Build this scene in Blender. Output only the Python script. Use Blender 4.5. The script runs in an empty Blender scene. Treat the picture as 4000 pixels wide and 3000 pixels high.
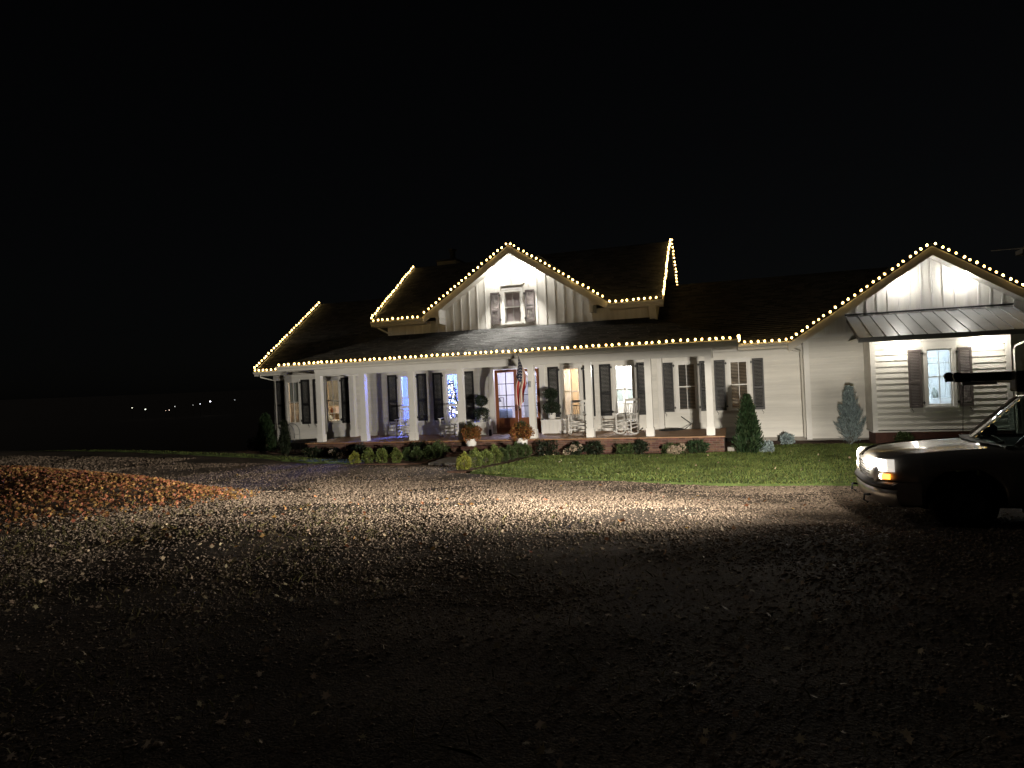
import bpy, math, random
import numpy as np
from mathutils import Vector
random.seed(7); rng = np.random.default_rng(7)
S = bpy.context.scene
col = S.collection
R = math.radians

# ------------------------------------------------------------------ camera
cam_d = bpy.data.cameras.new('camera'); cam_d.sensor_width = 36.0
cam_d.lens = 2642/4000*36; cam_d.clip_end = 6000; cam_d.clip_start = 0.05
cam = bpy.data.objects.new('camera', cam_d); col.objects.link(cam)
CAMZ = 2.35
yaw, roll = R(18.03), math.atan(0.044)
Fv = Vector((-math.sin(yaw), math.cos(yaw), 0)); R0 = Vector((math.cos(yaw), math.sin(yaw), 0)); U0 = Vector((0, 0, 1))
IR = R0*math.cos(roll) - U0*math.sin(roll); IU = R0*math.sin(roll) + U0*math.cos(roll)
from mathutils import Matrix
m = Matrix(((IR.x, IU.x, -Fv.x, 0), (IR.y, IU.y, -Fv.y, 0), (IR.z, IU.z, -Fv.z, CAMZ), (0, 0, 0, 1)))
cam.matrix_world = m
S.camera = cam

# ------------------------------------------------------------------ night sky, added fill light, exposure
W = bpy.data.worlds.new('World'); S.world = W; W.use_nodes = True
wn = W.node_tree.nodes; bg = wn['Background']
sky = wn.new('ShaderNodeTexSky'); sky.sky_type = 'NISHITA'; sky.sun_disc = False
sky.sun_elevation = R(28); sky.sun_rotation = R(200)
hs_ = wn.new('ShaderNodeHueSaturation'); hs_.inputs['Saturation'].default_value = .35
W.node_tree.links.new(sky.outputs[0], hs_.inputs['Color']); W.node_tree.links.new(hs_.outputs[0], bg.inputs[0]); bg.inputs[1].default_value = 0.0003
fill_sun_d = bpy.data.lights.new('fill_sun', 'SUN'); fill_sun_d.energy = 0.055; fill_sun_d.angle = R(12); fill_sun_d.color = (1.0, .93, .82)  # added fill for the dark foreground, angled to spare the truck's near side
fill_sun = bpy.data.objects.new('fill_sun', fill_sun_d); col.objects.link(fill_sun); fill_sun.rotation_euler = Vector((.78, -.12, -.62)).to_track_quat('-Z', 'Y').to_euler()
S.view_settings.view_transform = 'Standard'; S.view_settings.look = 'None'
S.view_settings.exposure = 0.3; S.view_settings.gamma = 1.0
S.render.engine = 'CYCLES'
S.cycles.use_denoising = True
S.cycles.max_bounces = 7; S.cycles.diffuse_bounces = 3; S.cycles.glossy_bounces = 3
S.cycles.transparent_max_bounces = 16; S.cycles.transmission_bounces = 4
S.cycles.sample_clamp_indirect = 4.0; S.cycles.caustics_reflective = False; S.cycles.caustics_refractive = False

# ------------------------------------------------------------------ materials
def mat(name, c, rough=.7, noise=0, nscale=6, bump=0, bscale=60, metal=0, spec=.4, island=0, hue=0, coat=0, stretch=None):
    """Principled with base colour broken up by noise and/or by a random value per piece."""
    M = bpy.data.materials.new(name); M.use_nodes = True
    nt = M.node_tree; b = nt.nodes['Principled BSDF']
    b.inputs['Roughness'].default_value = rough; b.inputs['Metallic'].default_value = metal
    b.inputs['Specular IOR Level'].default_value = spec; b.inputs['Coat Weight'].default_value = coat
    tc = nt.nodes.new('ShaderNodeTexCoord'); src = tc.outputs['Object']
    if stretch:
        mp = nt.nodes.new('ShaderNodeMapping'); mp.inputs['Scale'].default_value = stretch
        nt.links.new(src, mp.inputs[0]); src = mp.outputs[0]
    hsv = nt.nodes.new('ShaderNodeHueSaturation'); hsv.inputs['Color'].default_value = (*c, 1)
    nt.links.new(hsv.outputs[0], b.inputs['Base Color'])
    val = None
    if noise:
        n = nt.nodes.new('ShaderNodeTexNoise'); n.inputs['Scale'].default_value = nscale; n.inputs['Detail'].default_value = 6
        n.inputs['Roughness'].default_value = .65
        nt.links.new(src, n.inputs['Vector'])
        mr = nt.nodes.new('ShaderNodeMapRange'); mr.inputs[1].default_value = .3; mr.inputs[2].default_value = .7
        mr.inputs[3].default_value = 1-noise; mr.inputs[4].default_value = 1+noise
        nt.links.new(n.outputs[0], mr.inputs[0]); val = mr.outputs[0]
    if island:
        g = nt.nodes.new('ShaderNodeNewGeometry')
        mr = nt.nodes.new('ShaderNodeMapRange'); mr.inputs[3].default_value = 1-island; mr.inputs[4].default_value = 1+island
        nt.links.new(g.outputs['Random Per Island'], mr.inputs[0])
        if val is None: val = mr.outputs[0]
        else:
            mu = nt.nodes.new('ShaderNodeMath'); mu.operation = 'MULTIPLY'
            nt.links.new(val, mu.inputs[0]); nt.links.new(mr.outputs[0], mu.inputs[1]); val = mu.outputs[0]
        if hue:
            m2 = nt.nodes.new('ShaderNodeMath'); m2.operation = 'MULTIPLY'; m2.inputs[1].default_value = 7.31
            nt.links.new(g.outputs['Random Per Island'], m2.inputs[0])
            fr = nt.nodes.new('ShaderNodeMath'); fr.operation = 'FRACT'; nt.links.new(m2.outputs[0], fr.inputs[0])
            mh = nt.nodes.new('ShaderNodeMapRange'); mh.inputs[3].default_value = .5-hue; mh.inputs[4].default_value = .5+hue
            nt.links.new(fr.outputs[0], mh.inputs[0]); nt.links.new(mh.outputs[0], hsv.inputs['Hue'])
    if val is not None: nt.links.new(val, hsv.inputs['Value'])
    if bump:
        n = nt.nodes.new('ShaderNodeTexNoise'); n.inputs['Scale'].default_value = bscale; n.inputs['Detail'].default_value = 5
        nt.links.new(src, n.inputs['Vector'])
        bp = nt.nodes.new('ShaderNodeBump'); bp.inputs['Strength'].default_value = bump; bp.inputs['Distance'].default_value = .02
        nt.links.new(n.outputs[0], bp.inputs['Height']); nt.links.new(bp.outputs[0], b.inputs['Normal'])
    return M
def emit(name, c, s):
    M = bpy.data.materials.new(name); M.use_nodes = True; nt = M.node_tree
    b = nt.nodes['Principled BSDF']; b.inputs['Base Color'].default_value = (*[min(1, v) for v in c], 1)
    b.inputs['Emission Color'].default_value = (*c, 1); b.inputs['Emission Strength'].default_value = s
    return M
def glass(name, tint=(1, 1, 1), gloss=1.0, rough=.02):
    M = bpy.data.materials.new(name); M.use_nodes = True; nt = M.node_tree; nt.nodes.clear()
    o = nt.nodes.new('ShaderNodeOutputMaterial'); mx = nt.nodes.new('ShaderNodeMixShader')
    t = nt.nodes.new('ShaderNodeBsdfTransparent'); t.inputs[0].default_value = (*tint, 1)
    g = nt.nodes.new('ShaderNodeBsdfGlossy'); g.inputs['Roughness'].default_value = rough
    fr = nt.nodes.new('ShaderNodeFresnel'); ge = nt.nodes.new('ShaderNodeNewGeometry'); ir = nt.nodes.new('ShaderNodeMapRange')
    ir.inputs[3].default_value = 1.5; ir.inputs[4].default_value = 1/1.5   # a thin pane reflects alike from both of its faces
    nt.links.new(ge.outputs['Backfacing'], ir.inputs[0]); nt.links.new(ir.outputs[0], fr.inputs[0])
    ml = nt.nodes.new('ShaderNodeMath'); ml.operation = 'MULTIPLY'; ml.inputs[1].default_value = gloss
    nt.links.new(fr.outputs[0], ml.inputs[0]); nt.links.new(ml.outputs[0], mx.inputs[0])
    nt.links.new(t.outputs[0], mx.inputs[1]); nt.links.new(g.outputs[0], mx.inputs[2]); nt.links.new(mx.outputs[0], o.inputs[0])
    return M
def leafmat(name, c, var=.45, hue=.03, trans=.25, rough=.6, noise=0, nscale=1):
    M = mat(name, c, rough=rough, island=var, hue=hue, spec=.25, noise=noise, nscale=nscale)
    nt = M.node_tree; b = nt.nodes['Principled BSDF']; o = nt.nodes['Material Output']
    tr = nt.nodes.new('ShaderNodeBsdfTranslucent'); mx = nt.nodes.new('ShaderNodeMixShader'); mx.inputs[0].default_value = trans
    nt.links.new(b.inputs['Base Color'].links[0].from_socket, tr.inputs[0])
    nt.links.new(b.outputs[0], mx.inputs[1]); nt.links.new(tr.outputs[0], mx.inputs[2]); nt.links.new(mx.outputs[0], o.inputs[0])
    return M
M = dict(
 siding=mat('white_siding', (.76, .745, .70), .6, noise=.14, nscale=1.3, bump=.10, bscale=40, stretch=(.25, 1, 3), island=.03),
 panel=mat('white_panel', (.76, .745, .70), .6, noise=.12, nscale=2.0, bump=.08, bscale=30, stretch=(3, 1, .25)),
 trim=mat('white_trim', (.78, .77, .74), .45, noise=.05, nscale=3, bump=.03),
 fascia=mat('white_fascia', (.72, .70, .64), .5, noise=.06, nscale=2, bump=.04),
 soffit=mat('white_soffit', (.70, .68, .62), .6, noise=.04, nscale=3),
 shutter=mat('charcoal_shutter', (.020, .020, .022), .5, noise=.15, nscale=8, bump=.05),
 shutter_b=mat('mauve_shutter', (.115, .098, .095), .55, noise=.12, nscale=8, bump=.05),
 iron=mat('black_iron', (.01, .01, .011), .5),
 shingle=mat('grey_shingle', (.070, .070, .069), .9, noise=.28, nscale=30, island=.38, bump=.5, bscale=220, spec=.15),
 metal=mat('grey_metal', (.40, .41, .42), .42, noise=.08, nscale=4, metal=.35, bump=.02, bscale=12, stretch=(1, 1, .1)),
 metal_d=mat('dark_metal', (.055, .056, .058), .5, noise=.1, metal=.3),
 deck=mat('deck_wood', (.30, .16, .075), .55, noise=.25, nscale=8, island=.16, stretch=(.3, 6, 1), bump=.08),
 brick=mat('red_brick', (.105, .052, .036), .85, noise=.3, nscale=9, island=.38, hue=.02, bump=.3, bscale=80),
 mortar=mat('mortar', (.15, .12, .10), .95, noise=.2, nscale=20),
 door=mat('door_wood', (.24, .085, .035), .42, noise=.22, nscale=5, stretch=(9, 1, .6), bump=.06),
 wall_in=mat('interior_paint', (.78, .76, .72), .8),
 wall_warm=mat('interior_beige', (.70, .58, .42), .8),
 floor_in=mat('interior_floor', (.20, .12, .07), .5, noise=.2),
 shade=mat('mauve_shade', (.80, .66, .61), .9, noise=.05),
 shade_g=leafmat('grey_shade', (.42, .43, .38), 0.001, 0.0, .3, .9),
 blind=mat('dark_blind', (.16, .155, .14), .6),
 blind_l=mat('pale_blind', (.55, .48, .38), .6),
 white=mat('white_paint', (.78, .77, .74), .45, noise=.04),
 chair=mat('chair_paint', (.74, .73, .70), .45, noise=.06, nscale=10),
 glass=glass('window_glass', (.95, .97, 1), 1.0),
 bulb=emit('warm_bulb', (1.0, .64, .20), 11), cord=mat('green_cord', (.015, .02, .012), .6),
 lamp=emit('soffit_lamp', (1.0, .93, .78), 60), lamp_in=emit('ceiling_lamp', (1.0, .95, .88), 8),
 gravel_soil=None,
 soil=mat('dark_soil', (.06, .045, .035), .95, noise=.35, nscale=9, bump=.6, bscale=30),
 mulch=mat('bark_mulch', (.085, .045, .03), .95, noise=.45, nscale=22, bump=.9, bscale=45),
 concrete=mat('concrete', (.30, .28, .25), .85, noise=.14, nscale=7, bump=.15, bscale=50),
 box=leafmat('boxwood_leaf', (.12, .15, .04), .5, .03), box_lit=leafmat('boxwood_leaf_lit', (.21, .215, .04), .4, .03),  # yellow-green copy paints headlight glow onto each row's frontmost boxwood
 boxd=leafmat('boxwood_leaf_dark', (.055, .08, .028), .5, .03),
 arb=leafmat('arborvitae_leaf', (.030, .055, .022), .5, .03), jun=leafmat('juniper_leaf', (.30, .37, .38), .35, .02),
 dark=leafmat('dark_leaf', (.020, .028, .014), .55, .05), topi=leafmat('topiary_leaf', (.035, .05, .03), .5, .03),
 mum=leafmat('mum_leaf', (.27, .12, .04), .55, .03), mumg=leafmat('mum_green', (.06, .075, .03), .5, .03),
 hyd=leafmat('hydrangea_bloom', (.45, .36, .27), .25, .03), stem=mat('stem_bark', (.09, .065, .045), .9, noise=.3, nscale=20),
 grass=leafmat('grass_blade', (.135, .175, .048), .4, .04, .2, noise=.45, nscale=1.1), grassd=leafmat('dry_grass_blade', (.14, .12, .05), .5, .03, .2),
 leaf=leafmat('fallen_leaf', (.25, .118, .046), .5, .035, .15), leafp=leafmat('pale_fallen_leaf', (.42, .33, .22), .5, .03, .15),
 xmas=leafmat('fir_needle', (.03, .06, .03), .5, .02),
)
def gravel_material(name, c0, c1, scale, strength=.9):
    G = bpy.data.materials.new(name); G.use_nodes = True; nt = G.node_tree; b = nt.nodes['Principled BSDF']
    b.inputs['Roughness'].default_value = .9; b.inputs['Specular IOR Level'].default_value = .2
    tc = nt.nodes.new('ShaderNodeTexCoord'); N = nt.nodes.new
    v = N('ShaderNodeTexVoronoi'); v.inputs['Scale'].default_value = scale; nt.links.new(tc.outputs['Object'], v.inputs['Vector'])
    v2 = N('ShaderNodeTexVoronoi'); v2.inputs['Scale'].default_value = scale*.42; nt.links.new(tc.outputs['Object'], v2.inputs['Vector'])
    n = N('ShaderNodeTexNoise'); n.inputs['Scale'].default_value = .55; n.inputs['Detail'].default_value = 5; nt.links.new(tc.outputs['Object'], n.inputs['Vector'])
    cr = N('ShaderNodeValToRGB'); cr.color_ramp.elements[0].color = (*c0, 1); cr.color_ramp.elements[1].color = (*c1, 1)
    sp = N('ShaderNodeSeparateColor'); nt.links.new(v.outputs['Color'], sp.inputs[0]); nt.links.new(sp.outputs[0], cr.inputs[0])
    mr = N('ShaderNodeMapRange'); mr.inputs[1].default_value = .35; mr.inputs[2].default_value = .65; mr.inputs[3].default_value = .42; mr.inputs[4].default_value = 1.2
    nt.links.new(n.outputs[0], mr.inputs[0])
    h = N('ShaderNodeHueSaturation'); nt.links.new(cr.outputs[0], h.inputs['Color']); nt.links.new(mr.outputs[0], h.inputs['Value'])
    nt.links.new(h.outputs[0], b.inputs['Base Color'])
    ad = N('ShaderNodeMath'); ad.operation = 'ADD'; nt.links.new(v.outputs['Distance'], ad.inputs[0]); nt.links.new(v2.outputs['Distance'], ad.inputs[1])
    bp = N('ShaderNodeBump'); bp.invert = True; bp.inputs['Strength'].default_value = strength*.6; bp.inputs['Distance'].default_value = .02
    nt.links.new(ad.outputs[0], bp.inputs['Height']); nt.links.new(bp.outputs[0], b.inputs['Normal'])
    return G
M['gravel'] = gravel_material('gravel', (.035, .027, .021), (.14, .107, .08), 64, .5)
M['stone'] = mat('gravel_stone', (.215, .165, .124), .9, island=.38, hue=.012, spec=.25)

# ------------------------------------------------------------------ mesh helpers
class MB:
    def __init__(s): s.v = []; s.f = []
    def add(s, vs, fs):
        o = len(s.v); s.v += [tuple(p) for p in vs]; s.f += [tuple(i+o for i in f) for f in fs]; return s
    def box(s, x0, x1, y0, y1, z0, z1):
        return s.add([(x0,y0,z0),(x1,y0,z0),(x1,y1,z0),(x0,y1,z0),(x0,y0,z1),(x1,y0,z1),(x1,y1,z1),(x0,y1,z1)],
                     [(0,3,2,1),(4,5,6,7),(0,1,5,4),(1,2,6,5),(2,3,7,6),(3,0,4,7)])
    def prism(s, poly, axis, a, b):
        """poly of 2-D points extruded along axis ('x': (y,z); 'y': (x,z); 'z': (x,y))"""
        def P(p, t): return {'x': (t, p[0], p[1]), 'y': (p[0], t, p[1]), 'z': (p[0], p[1], t)}[axis]
        n = len(poly); vs = [P(p, a) for p in poly]+[P(p, b) for p in poly]
        return s.add(vs, [tuple(range(n-1, -1, -1)), tuple(range(n, 2*n))]+[(i, (i+1) % n, n+(i+1) % n, n+i) for i in range(n)])
    def quad(s, *p): return s.add(p, [tuple(range(len(p)))])
    def tube(s, pts, rs, n=8, cap=True):
        pts = [Vector(p) for p in pts]
        if not isinstance(rs, (list, tuple)): rs = [rs]*len(pts)
        vs = []; fs = []; k = len(pts)
        for i, p in enumerate(pts):
            t = (pts[min(i+1, k-1)]-pts[max(i-1, 0)]).normalized()
            a = Vector((0, 0, 1)) if abs(t.z) < .9 else Vector((1, 0, 0))
            u = t.cross(a).normalized(); w = t.cross(u)
            for j in range(n):
                q = 2*math.pi*j/n; vs.append(p+u*math.cos(q)*rs[i]+w*math.sin(q)*rs[i])
        for i in range(k-1):
            for j in range(n): fs.append((i*n+j, i*n+(j+1) % n, (i+1)*n+(j+1) % n, (i+1)*n+j))
        if cap: fs += [tuple(range(n-1, -1, -1)), tuple(range((k-1)*n, k*n))]
        return s.add(vs, fs)
    def bar(s, p0, p1, w, h, up=(0, 0, 1)):
        p0, p1 = Vector(p0), Vector(p1); t = (p1-p0).normalized(); u = t.cross(Vector(up)).normalized(); v = u.cross(t)
        vs = [p+u*a*w/2+v*b*h/2 for p in (p0, p1) for a, b in ((-1,-1),(1,-1),(1,1),(-1,1))]
        return s.add(vs, [(3,2,1,0),(4,5,6,7),(0,1,5,4),(1,2,6,5),(2,3,7,6),(3,0,4,7)])
    def lathe(s, prof, c=(0,0,0), n=16):
        vs = []; fs = []
        for r, z in prof:
            for j in range(n):
                a = 2*math.pi*j/n; vs.append((c[0]+r*math.cos(a), c[1]+r*math.sin(a), c[2]+z))
        for i in range(len(prof)-1):
            for j in range(n): fs.append((i*n+j, i*n+(j+1) % n, (i+1)*n+(j+1) % n, (i+1)*n+j))
        fs += [tuple(range(n-1, -1, -1)), tuple(range((len(prof)-1)*n, len(prof)*n))]
        return s.add(vs, fs)
    def grid(s, rows, closed=False):
        """rows: list of equally long rows of points"""
        n = len(rows[0]); vs = [p for r in rows for p in r]; fs = []
        for i in range(len(rows)-1):
            for j in range(n if closed else n-1):
                k = (j+1) % n; fs.append((i*n+j, i*n+k, (i+1)*n+k, (i+1)*n+j))
        return s.add(vs, fs)
    def mesh(s, name, off=(0,0,0)):
        me = bpy.data.meshes.new(name)
        me.from_pydata([(x-off[0], y-off[1], z-off[2]) for x, y, z in s.v], [], s.f); me.update(); return me
    def build(s, name, m, parent=None, smooth=False, bevel=0, stuff=False, world=True):
        off = rootloc(parent) if (parent is not None and world) else (0, 0, 0)
        me = s.mesh(name, off); o = bpy.data.objects.new(name, me); col.objects.link(o)
        for q in (m if isinstance(m, (list, tuple)) else [m]): me.materials.append(q)
        if parent is not None: o.parent = parent
        if smooth: me.shade_smooth()
        if bevel:
            b = o.modifiers.new('bevel', 'BEVEL'); b.width = bevel; b.segments = 2; b.limit_method = 'ANGLE'; b.angle_limit = R(40)
        if stuff: o['kind'] = 'stuff'
        return o
def rootloc(o):
    while o.parent is not None: o = o.parent
    return tuple(o.location)
def thing(name, label, cat, loc=(0,0,0), rz=0, group=None):
    o = bpy.data.objects.new(name, None); col.objects.link(o); o.location = loc; o.rotation_euler = (0, 0, rz)
    o.empty_display_size = .2; o['label'] = label; o['category'] = cat
    if group: o['group'] = group
    return o
def tag(o, label, cat, group=None):
    o['label'] = label; o['category'] = cat
    if group: o['group'] = group
    return o
def struct(o): o['kind'] = 'structure'; return o
def copy_tree(o, parent=None):
    c = o.copy(); col.objects.link(c); c.parent = parent
    for ch in list(o.children): copy_tree(ch, c)
    return c
def np_mesh(name, V, Fc, m, parent=None, smooth=False):
    """V (n,3), Fc (k,m) equal-sided faces"""
    V = np.asarray(V, np.float32); Fc = np.asarray(Fc, np.int32); k, sd = Fc.shape
    if parent is not None: V = V-np.array(rootloc(parent), np.float32)
    me = bpy.data.meshes.new(name); me.vertices.add(len(V)); me.vertices.foreach_set('co', V.ravel())
    me.loops.add(k*sd); me.loops.foreach_set('vertex_index', Fc.ravel())
    me.polygons.add(k); me.polygons.foreach_set('loop_start', np.arange(0, k*sd, sd, dtype=np.int32))
    me.update(calc_edges=True)
    if smooth: me.shade_smooth()
    o = bpy.data.objects.new(name, me); col.objects.link(o); me.materials.append(m)
    if parent is not None: o.parent = parent
    return o
def unit(v): return v/np.maximum(np.linalg.norm(v, axis=1, keepdims=True), 1e-9)
def leaves(C, D, size, aspect=.5, jitter=.5, flat=None):
    """diamond leaves at C pointing along D; returns V, F"""
    n = len(C); D = unit(D+rng.normal(0, jitter, (n, 3)))
    A = rng.normal(0, 1, (n, 3))
    if flat is not None: A = A*flat+np.array([0, 0, 1.0])
    Sd = unit(np.cross(D, A)); L = (size*rng.uniform(.65, 1.3, n))[:, None]
    N = unit(np.cross(Sd, D))
    V = np.stack([C, C+D*L*.5+Sd*L*aspect*.5+N*L*.08, C+D*L, C+D*L*.5-Sd*L*aspect*.5+N*L*.08], 1).reshape(-1, 3)
    Fq = np.arange(4*n).reshape(n, 4)
    return V, Fq

# ------------------------------------------------------------------ terrain
def smooth01(t): t = np.clip(t, 0, 1); return t*t*(3-2*t)
def hgt(x, y):
    x = np.asarray(x, float); y = np.asarray(y, float)
    z = np.where(y < 15.2, .072*np.clip(15.2-y, 0, 7.5), 0.0)
    z = z+.02*np.clip(7.7-y, 0, 12)*1.0
    z = z-.03*smooth01((15.6-y)/.8)*smooth01((y-9)/3)
    z = z+.019*np.clip(-x-13, 0, 60)*smooth01((24.5-y)/3)
    # leaf-covered bank on the left
    u = (x+15.2)/6.6; w0 = y-10.9+.26*(x+14); w = w0/np.where(w0 > 0, 1.9, 3.4)
    z = z+.58*np.exp(-np.abs(u)**2.6)*np.exp(-w*w)*smooth01((-8.0-x)/3)
    # land falls away behind the house and beyond the drive
    z = z-.16*np.clip(y-24.5, 0, 400)*smooth01((-19.0-x)/3)-.05*np.clip(y-36, 0, 500)
    d = np.hypot(x, y)
    z = np.where(d > 380, np.maximum(z, -26+13*smooth01((d-380)/200)), z)
    z = z+.055*np.clip(d-700, 0, 1800)*smooth01((d-700)/300)*.35
    return np.maximum(z, -60)
def fine(x, y):
    """ruts and lumps of the gravel surface"""
    return (.010*np.sin(x*1.7+y*.8)+.008*np.sin(x*.9-y*2.3+1)+.006*np.sin(3.1*x+2.2*y+.5)+.006*np.sin(5.3*y-2.1*x)
            -.018*np.exp(-((y-12.1-.05*x)/.8)**2)-.016*np.exp(-((y-14.0-.05*x)/.7)**2))
def grid_mesh(name, xs, ys, zf, m, smooth=True):
    X, Y = np.meshgrid(xs, ys); Z = zf(X, Y); V = np.stack([X, Y, Z], -1).reshape(-1, 3)
    ny, nx = X.shape; i = np.arange(ny*nx).reshape(ny, nx)
    Fq = np.stack([i[:-1, :-1], i[:-1, 1:], i[1:, 1:], i[1:, :-1]], -1).reshape(-1, 4)
    return np_mesh(name, V, Fq, m, smooth=smooth)
def spread(a, b, near, far):
    out = list(np.arange(a, b+1e-6, near)); st = near; v = b
    while v < far: st *= 1.25; v += st; out.append(v)
    st = near; v = a
    while v > -far: st *= 1.25; v -= st; out.insert(0, v)
    return np.array(out)
GX0, GX1, GY0, GY1 = -48, 16, -7, 23.2
def ground_z(X, Y):
    inside = (X > GX0+.6) & (X < GX1-.6) & (Y > GY0+.6) & (Y < GY1-.6)
    return hgt(X, Y)-np.where(inside, .25, .04)
struct(grid_mesh('ground', spread(-60, 30, .8, 2600), spread(-14, 40, .8, 2600), ground_z, M['soil']))
struct(grid_mesh('gravel_driveway', np.arange(GX0, GX1+.01, .16), np.arange(GY0, GY1+.01, .13), lambda X, Y: hgt(X, Y)+fine(X, Y), M['gravel']))

def patch(name, poly, step, zoff, m, skirt=.07):
    """lawn / bed sheet: a polygon filled by a fine triangulation that follows the terrain, with a short skirt"""
    from mathutils.geometry import delaunay_2d_cdt
    P = []
    for i, p in enumerate(poly):
        q = poly[(i+1) % len(poly)]; L = math.hypot(q[0]-p[0], q[1]-p[1]); k = max(1, int(L/step))
        for j in range(k):
            t = j/k; P.append((p[0]+(q[0]-p[0])*t+random.uniform(-1, 1)*step*.12, p[1]+(q[1]-p[1])*t+random.uniform(-1, 1)*step*.12))
    nb = len(P); xs = [p[0] for p in P]; ys = [p[1] for p in P]
    inner = []
    def ins(x, y):
        c = False
        for i in range(nb):
            x1, y1 = P[i]; x2, y2 = P[i-1]
            if (y1 > y) != (y2 > y) and x < (x2-x1)*(y-y1)/(y2-y1)+x1: c = not c
        return c
    for x in np.arange(min(xs), max(xs), step*1.3):
        for y in np.arange(min(ys), max(ys), step*1.3):
            px, py = x+random.uniform(-.3, .3)*step, y+random.uniform(-.3, .3)*step
            if ins(px, py): inner.append((px, py))
    pts = [Vector(p) for p in P+inner]
    v2, _, f2, *_ = delaunay_2d_cdt(pts, [(i, (i+1) % nb) for i in range(nb)], [], 1, 1e-5)
    mb = MB(); V = [(p.x, p.y, float(hgt(p.x, p.y))+zoff+random.uniform(-.006, .006)) for p in v2]
    mb.add(V, [tuple(f) for f in f2])
    k = len(mb.v)
    low = [(p[0], p[1], float(hgt(*p))+zoff-skirt) for p in P]
    mb.v += low
    for i in range(nb): mb.f.append((i, (i+1) % nb, k+(i+1) % nb, k+i))
    o = mb.build(name, m, smooth=False); struct(o)
    return o, P
M['turf'] = mat('turf_soil', (.07, .10, .025), .95, noise=.35, nscale=5, bump=.6, bscale=60)
lawn_poly = [(-6.75, 16.85), (-5.6, 16.3), (-4.66, 15.95), (-2.68, 15.5), (-.4, 15.1), (1.6, 15.05), (3.4, 15.2), (9, 15.7), (14, 16.2), (14, 22.0),
             (9, 22.3), (5.2, 22.2), (3.5, 22.9), (2.2, 23.0), (1.0, 22.7), (.1, 21.2), (-1.2, 20.5), (-3.5, 20.45), (-5.6, 20.4), (-6.0, 20.0), (-6.2, 18.6), (-6.5, 17.6)]
strip_poly = [(-11.6, 19.0), (-13.5, 19.3), (-17, 20.5), (-21, 21.3), (-27, 22.5), (-36, 24.3), (-36, 24.7), (-27, 22.95), (-21, 21.75), (-17.5, 21.2), (-15.2, 20.6), (-12, 19.9), (-11.3, 19.5)]
patch('lawn', lawn_poly, .3, .055, M['turf'])
patch('lawn_strip', strip_poly, .35, .05, M['turf'])
patch('mulch_bed', [(-6.0, 20.45), (-3.5, 20.5), (-1.2, 20.55), (.1, 21.25), (1.0, 22.75), (2.2, 23.05), (3.5, 22.95), (5.2, 22.25), (9, 22.35), (9, 24), (-.2, 24.6), (-6, 22)], .35, .04, M['mulch'])
patch('planting_bed', [(-9.2, 19.0), (-10, 18.8), (-11.6, 18.95), (-11.2, 19.75), (-12, 20.85), (-15.2, 21.65), (-18, 22.0), (-19.3, 22.6), (-19.3, 24.3), (-9.2, 22)], .35, .035, M['mulch'])
patch('shrub_bed', [(-6.2, 20.4), (-6.1, 20.0), (-6.35, 18.6), (-6.7, 17.6), (-6.95, 16.95), (-7.5, 17.0), (-7.25, 18.6), (-6.9, 20.4)], .25, .045, M['mulch'])
def slab(name, poly, zt, h, m):
    return MB().prism(poly, 'z', zt-h, zt).build(name, m, bevel=.01)
struct(slab('walkway', [(-9.0, 21.0), (-8.9, 18.75), (-7.45, 18.75), (-6.95, 21.0)], .06, .12, M['concrete']))

# grass (stuff)
def in_poly(x, y, poly):
    c = np.zeros(len(x), bool)
    for i in range(len(poly)):
        x1, y1 = poly[i]; x2, y2 = poly[i-1]
        if y1 == y2: continue
        c ^= ((y1 > y) != (y2 > y)) & (x < (x2-x1)*(y-y1)/(y2-y1)+x1)
    return c
def blades(name, x, y, z, h, m, lean=.45, wdt=.007):
    n = len(x); a = rng.uniform(0, 2*np.pi, n); H = h*rng.uniform(.5, 1.25, n); L = rng.normal(0, lean, (n, 2))*H[:, None]
    B = np.stack([x, y, z], 1); dx = np.stack([np.cos(a), np.sin(a), 0*a], 1)*wdt
    T = B+np.stack([L[:, 0], L[:, 1], H], 1); Md = B+np.stack([L[:, 0]*.3, L[:, 1]*.3, H*.55], 1)
    V = np.stack([B-dx, B+dx, Md+dx*.7, T, Md-dx*.7], 1).reshape(-1, 3)
    o = np_mesh(name, V, np.arange(5*n).reshape(n, 5), m); o['kind'] = 'stuff'
    return o
def grow(name, poly, n, h, m, zoff, label, cat, keep=None):
    xs = np.array([p[0] for p in poly]); ys = np.array([p[1] for p in poly])
    x = rng.uniform(xs.min(), xs.max(), n*2); y = rng.uniform(ys.min(), ys.max(), n*2); k = in_poly(x, y, poly)
    if keep is not None: k &= keep(x, y)
    x, y = x[k][:n], y[k][:n]
    o = blades(name, x, y, hgt(x, y)+zoff, h, m); o['label'] = label; o['category'] = cat
lp = [(a-.0, b-.06) if b < 17 else (a, b) for a, b in lawn_poly]
grow('grass', lp, 95000, .055, M['grass'], .045, 'short green lawn grass between the gravel drive and the porch', 'grass', lambda x, y: x < 9)
grow('grass', strip_poly, 15000, .06, M['grass'], .04, 'narrow strip of grass along the far edge of the drive', 'grass')

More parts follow.
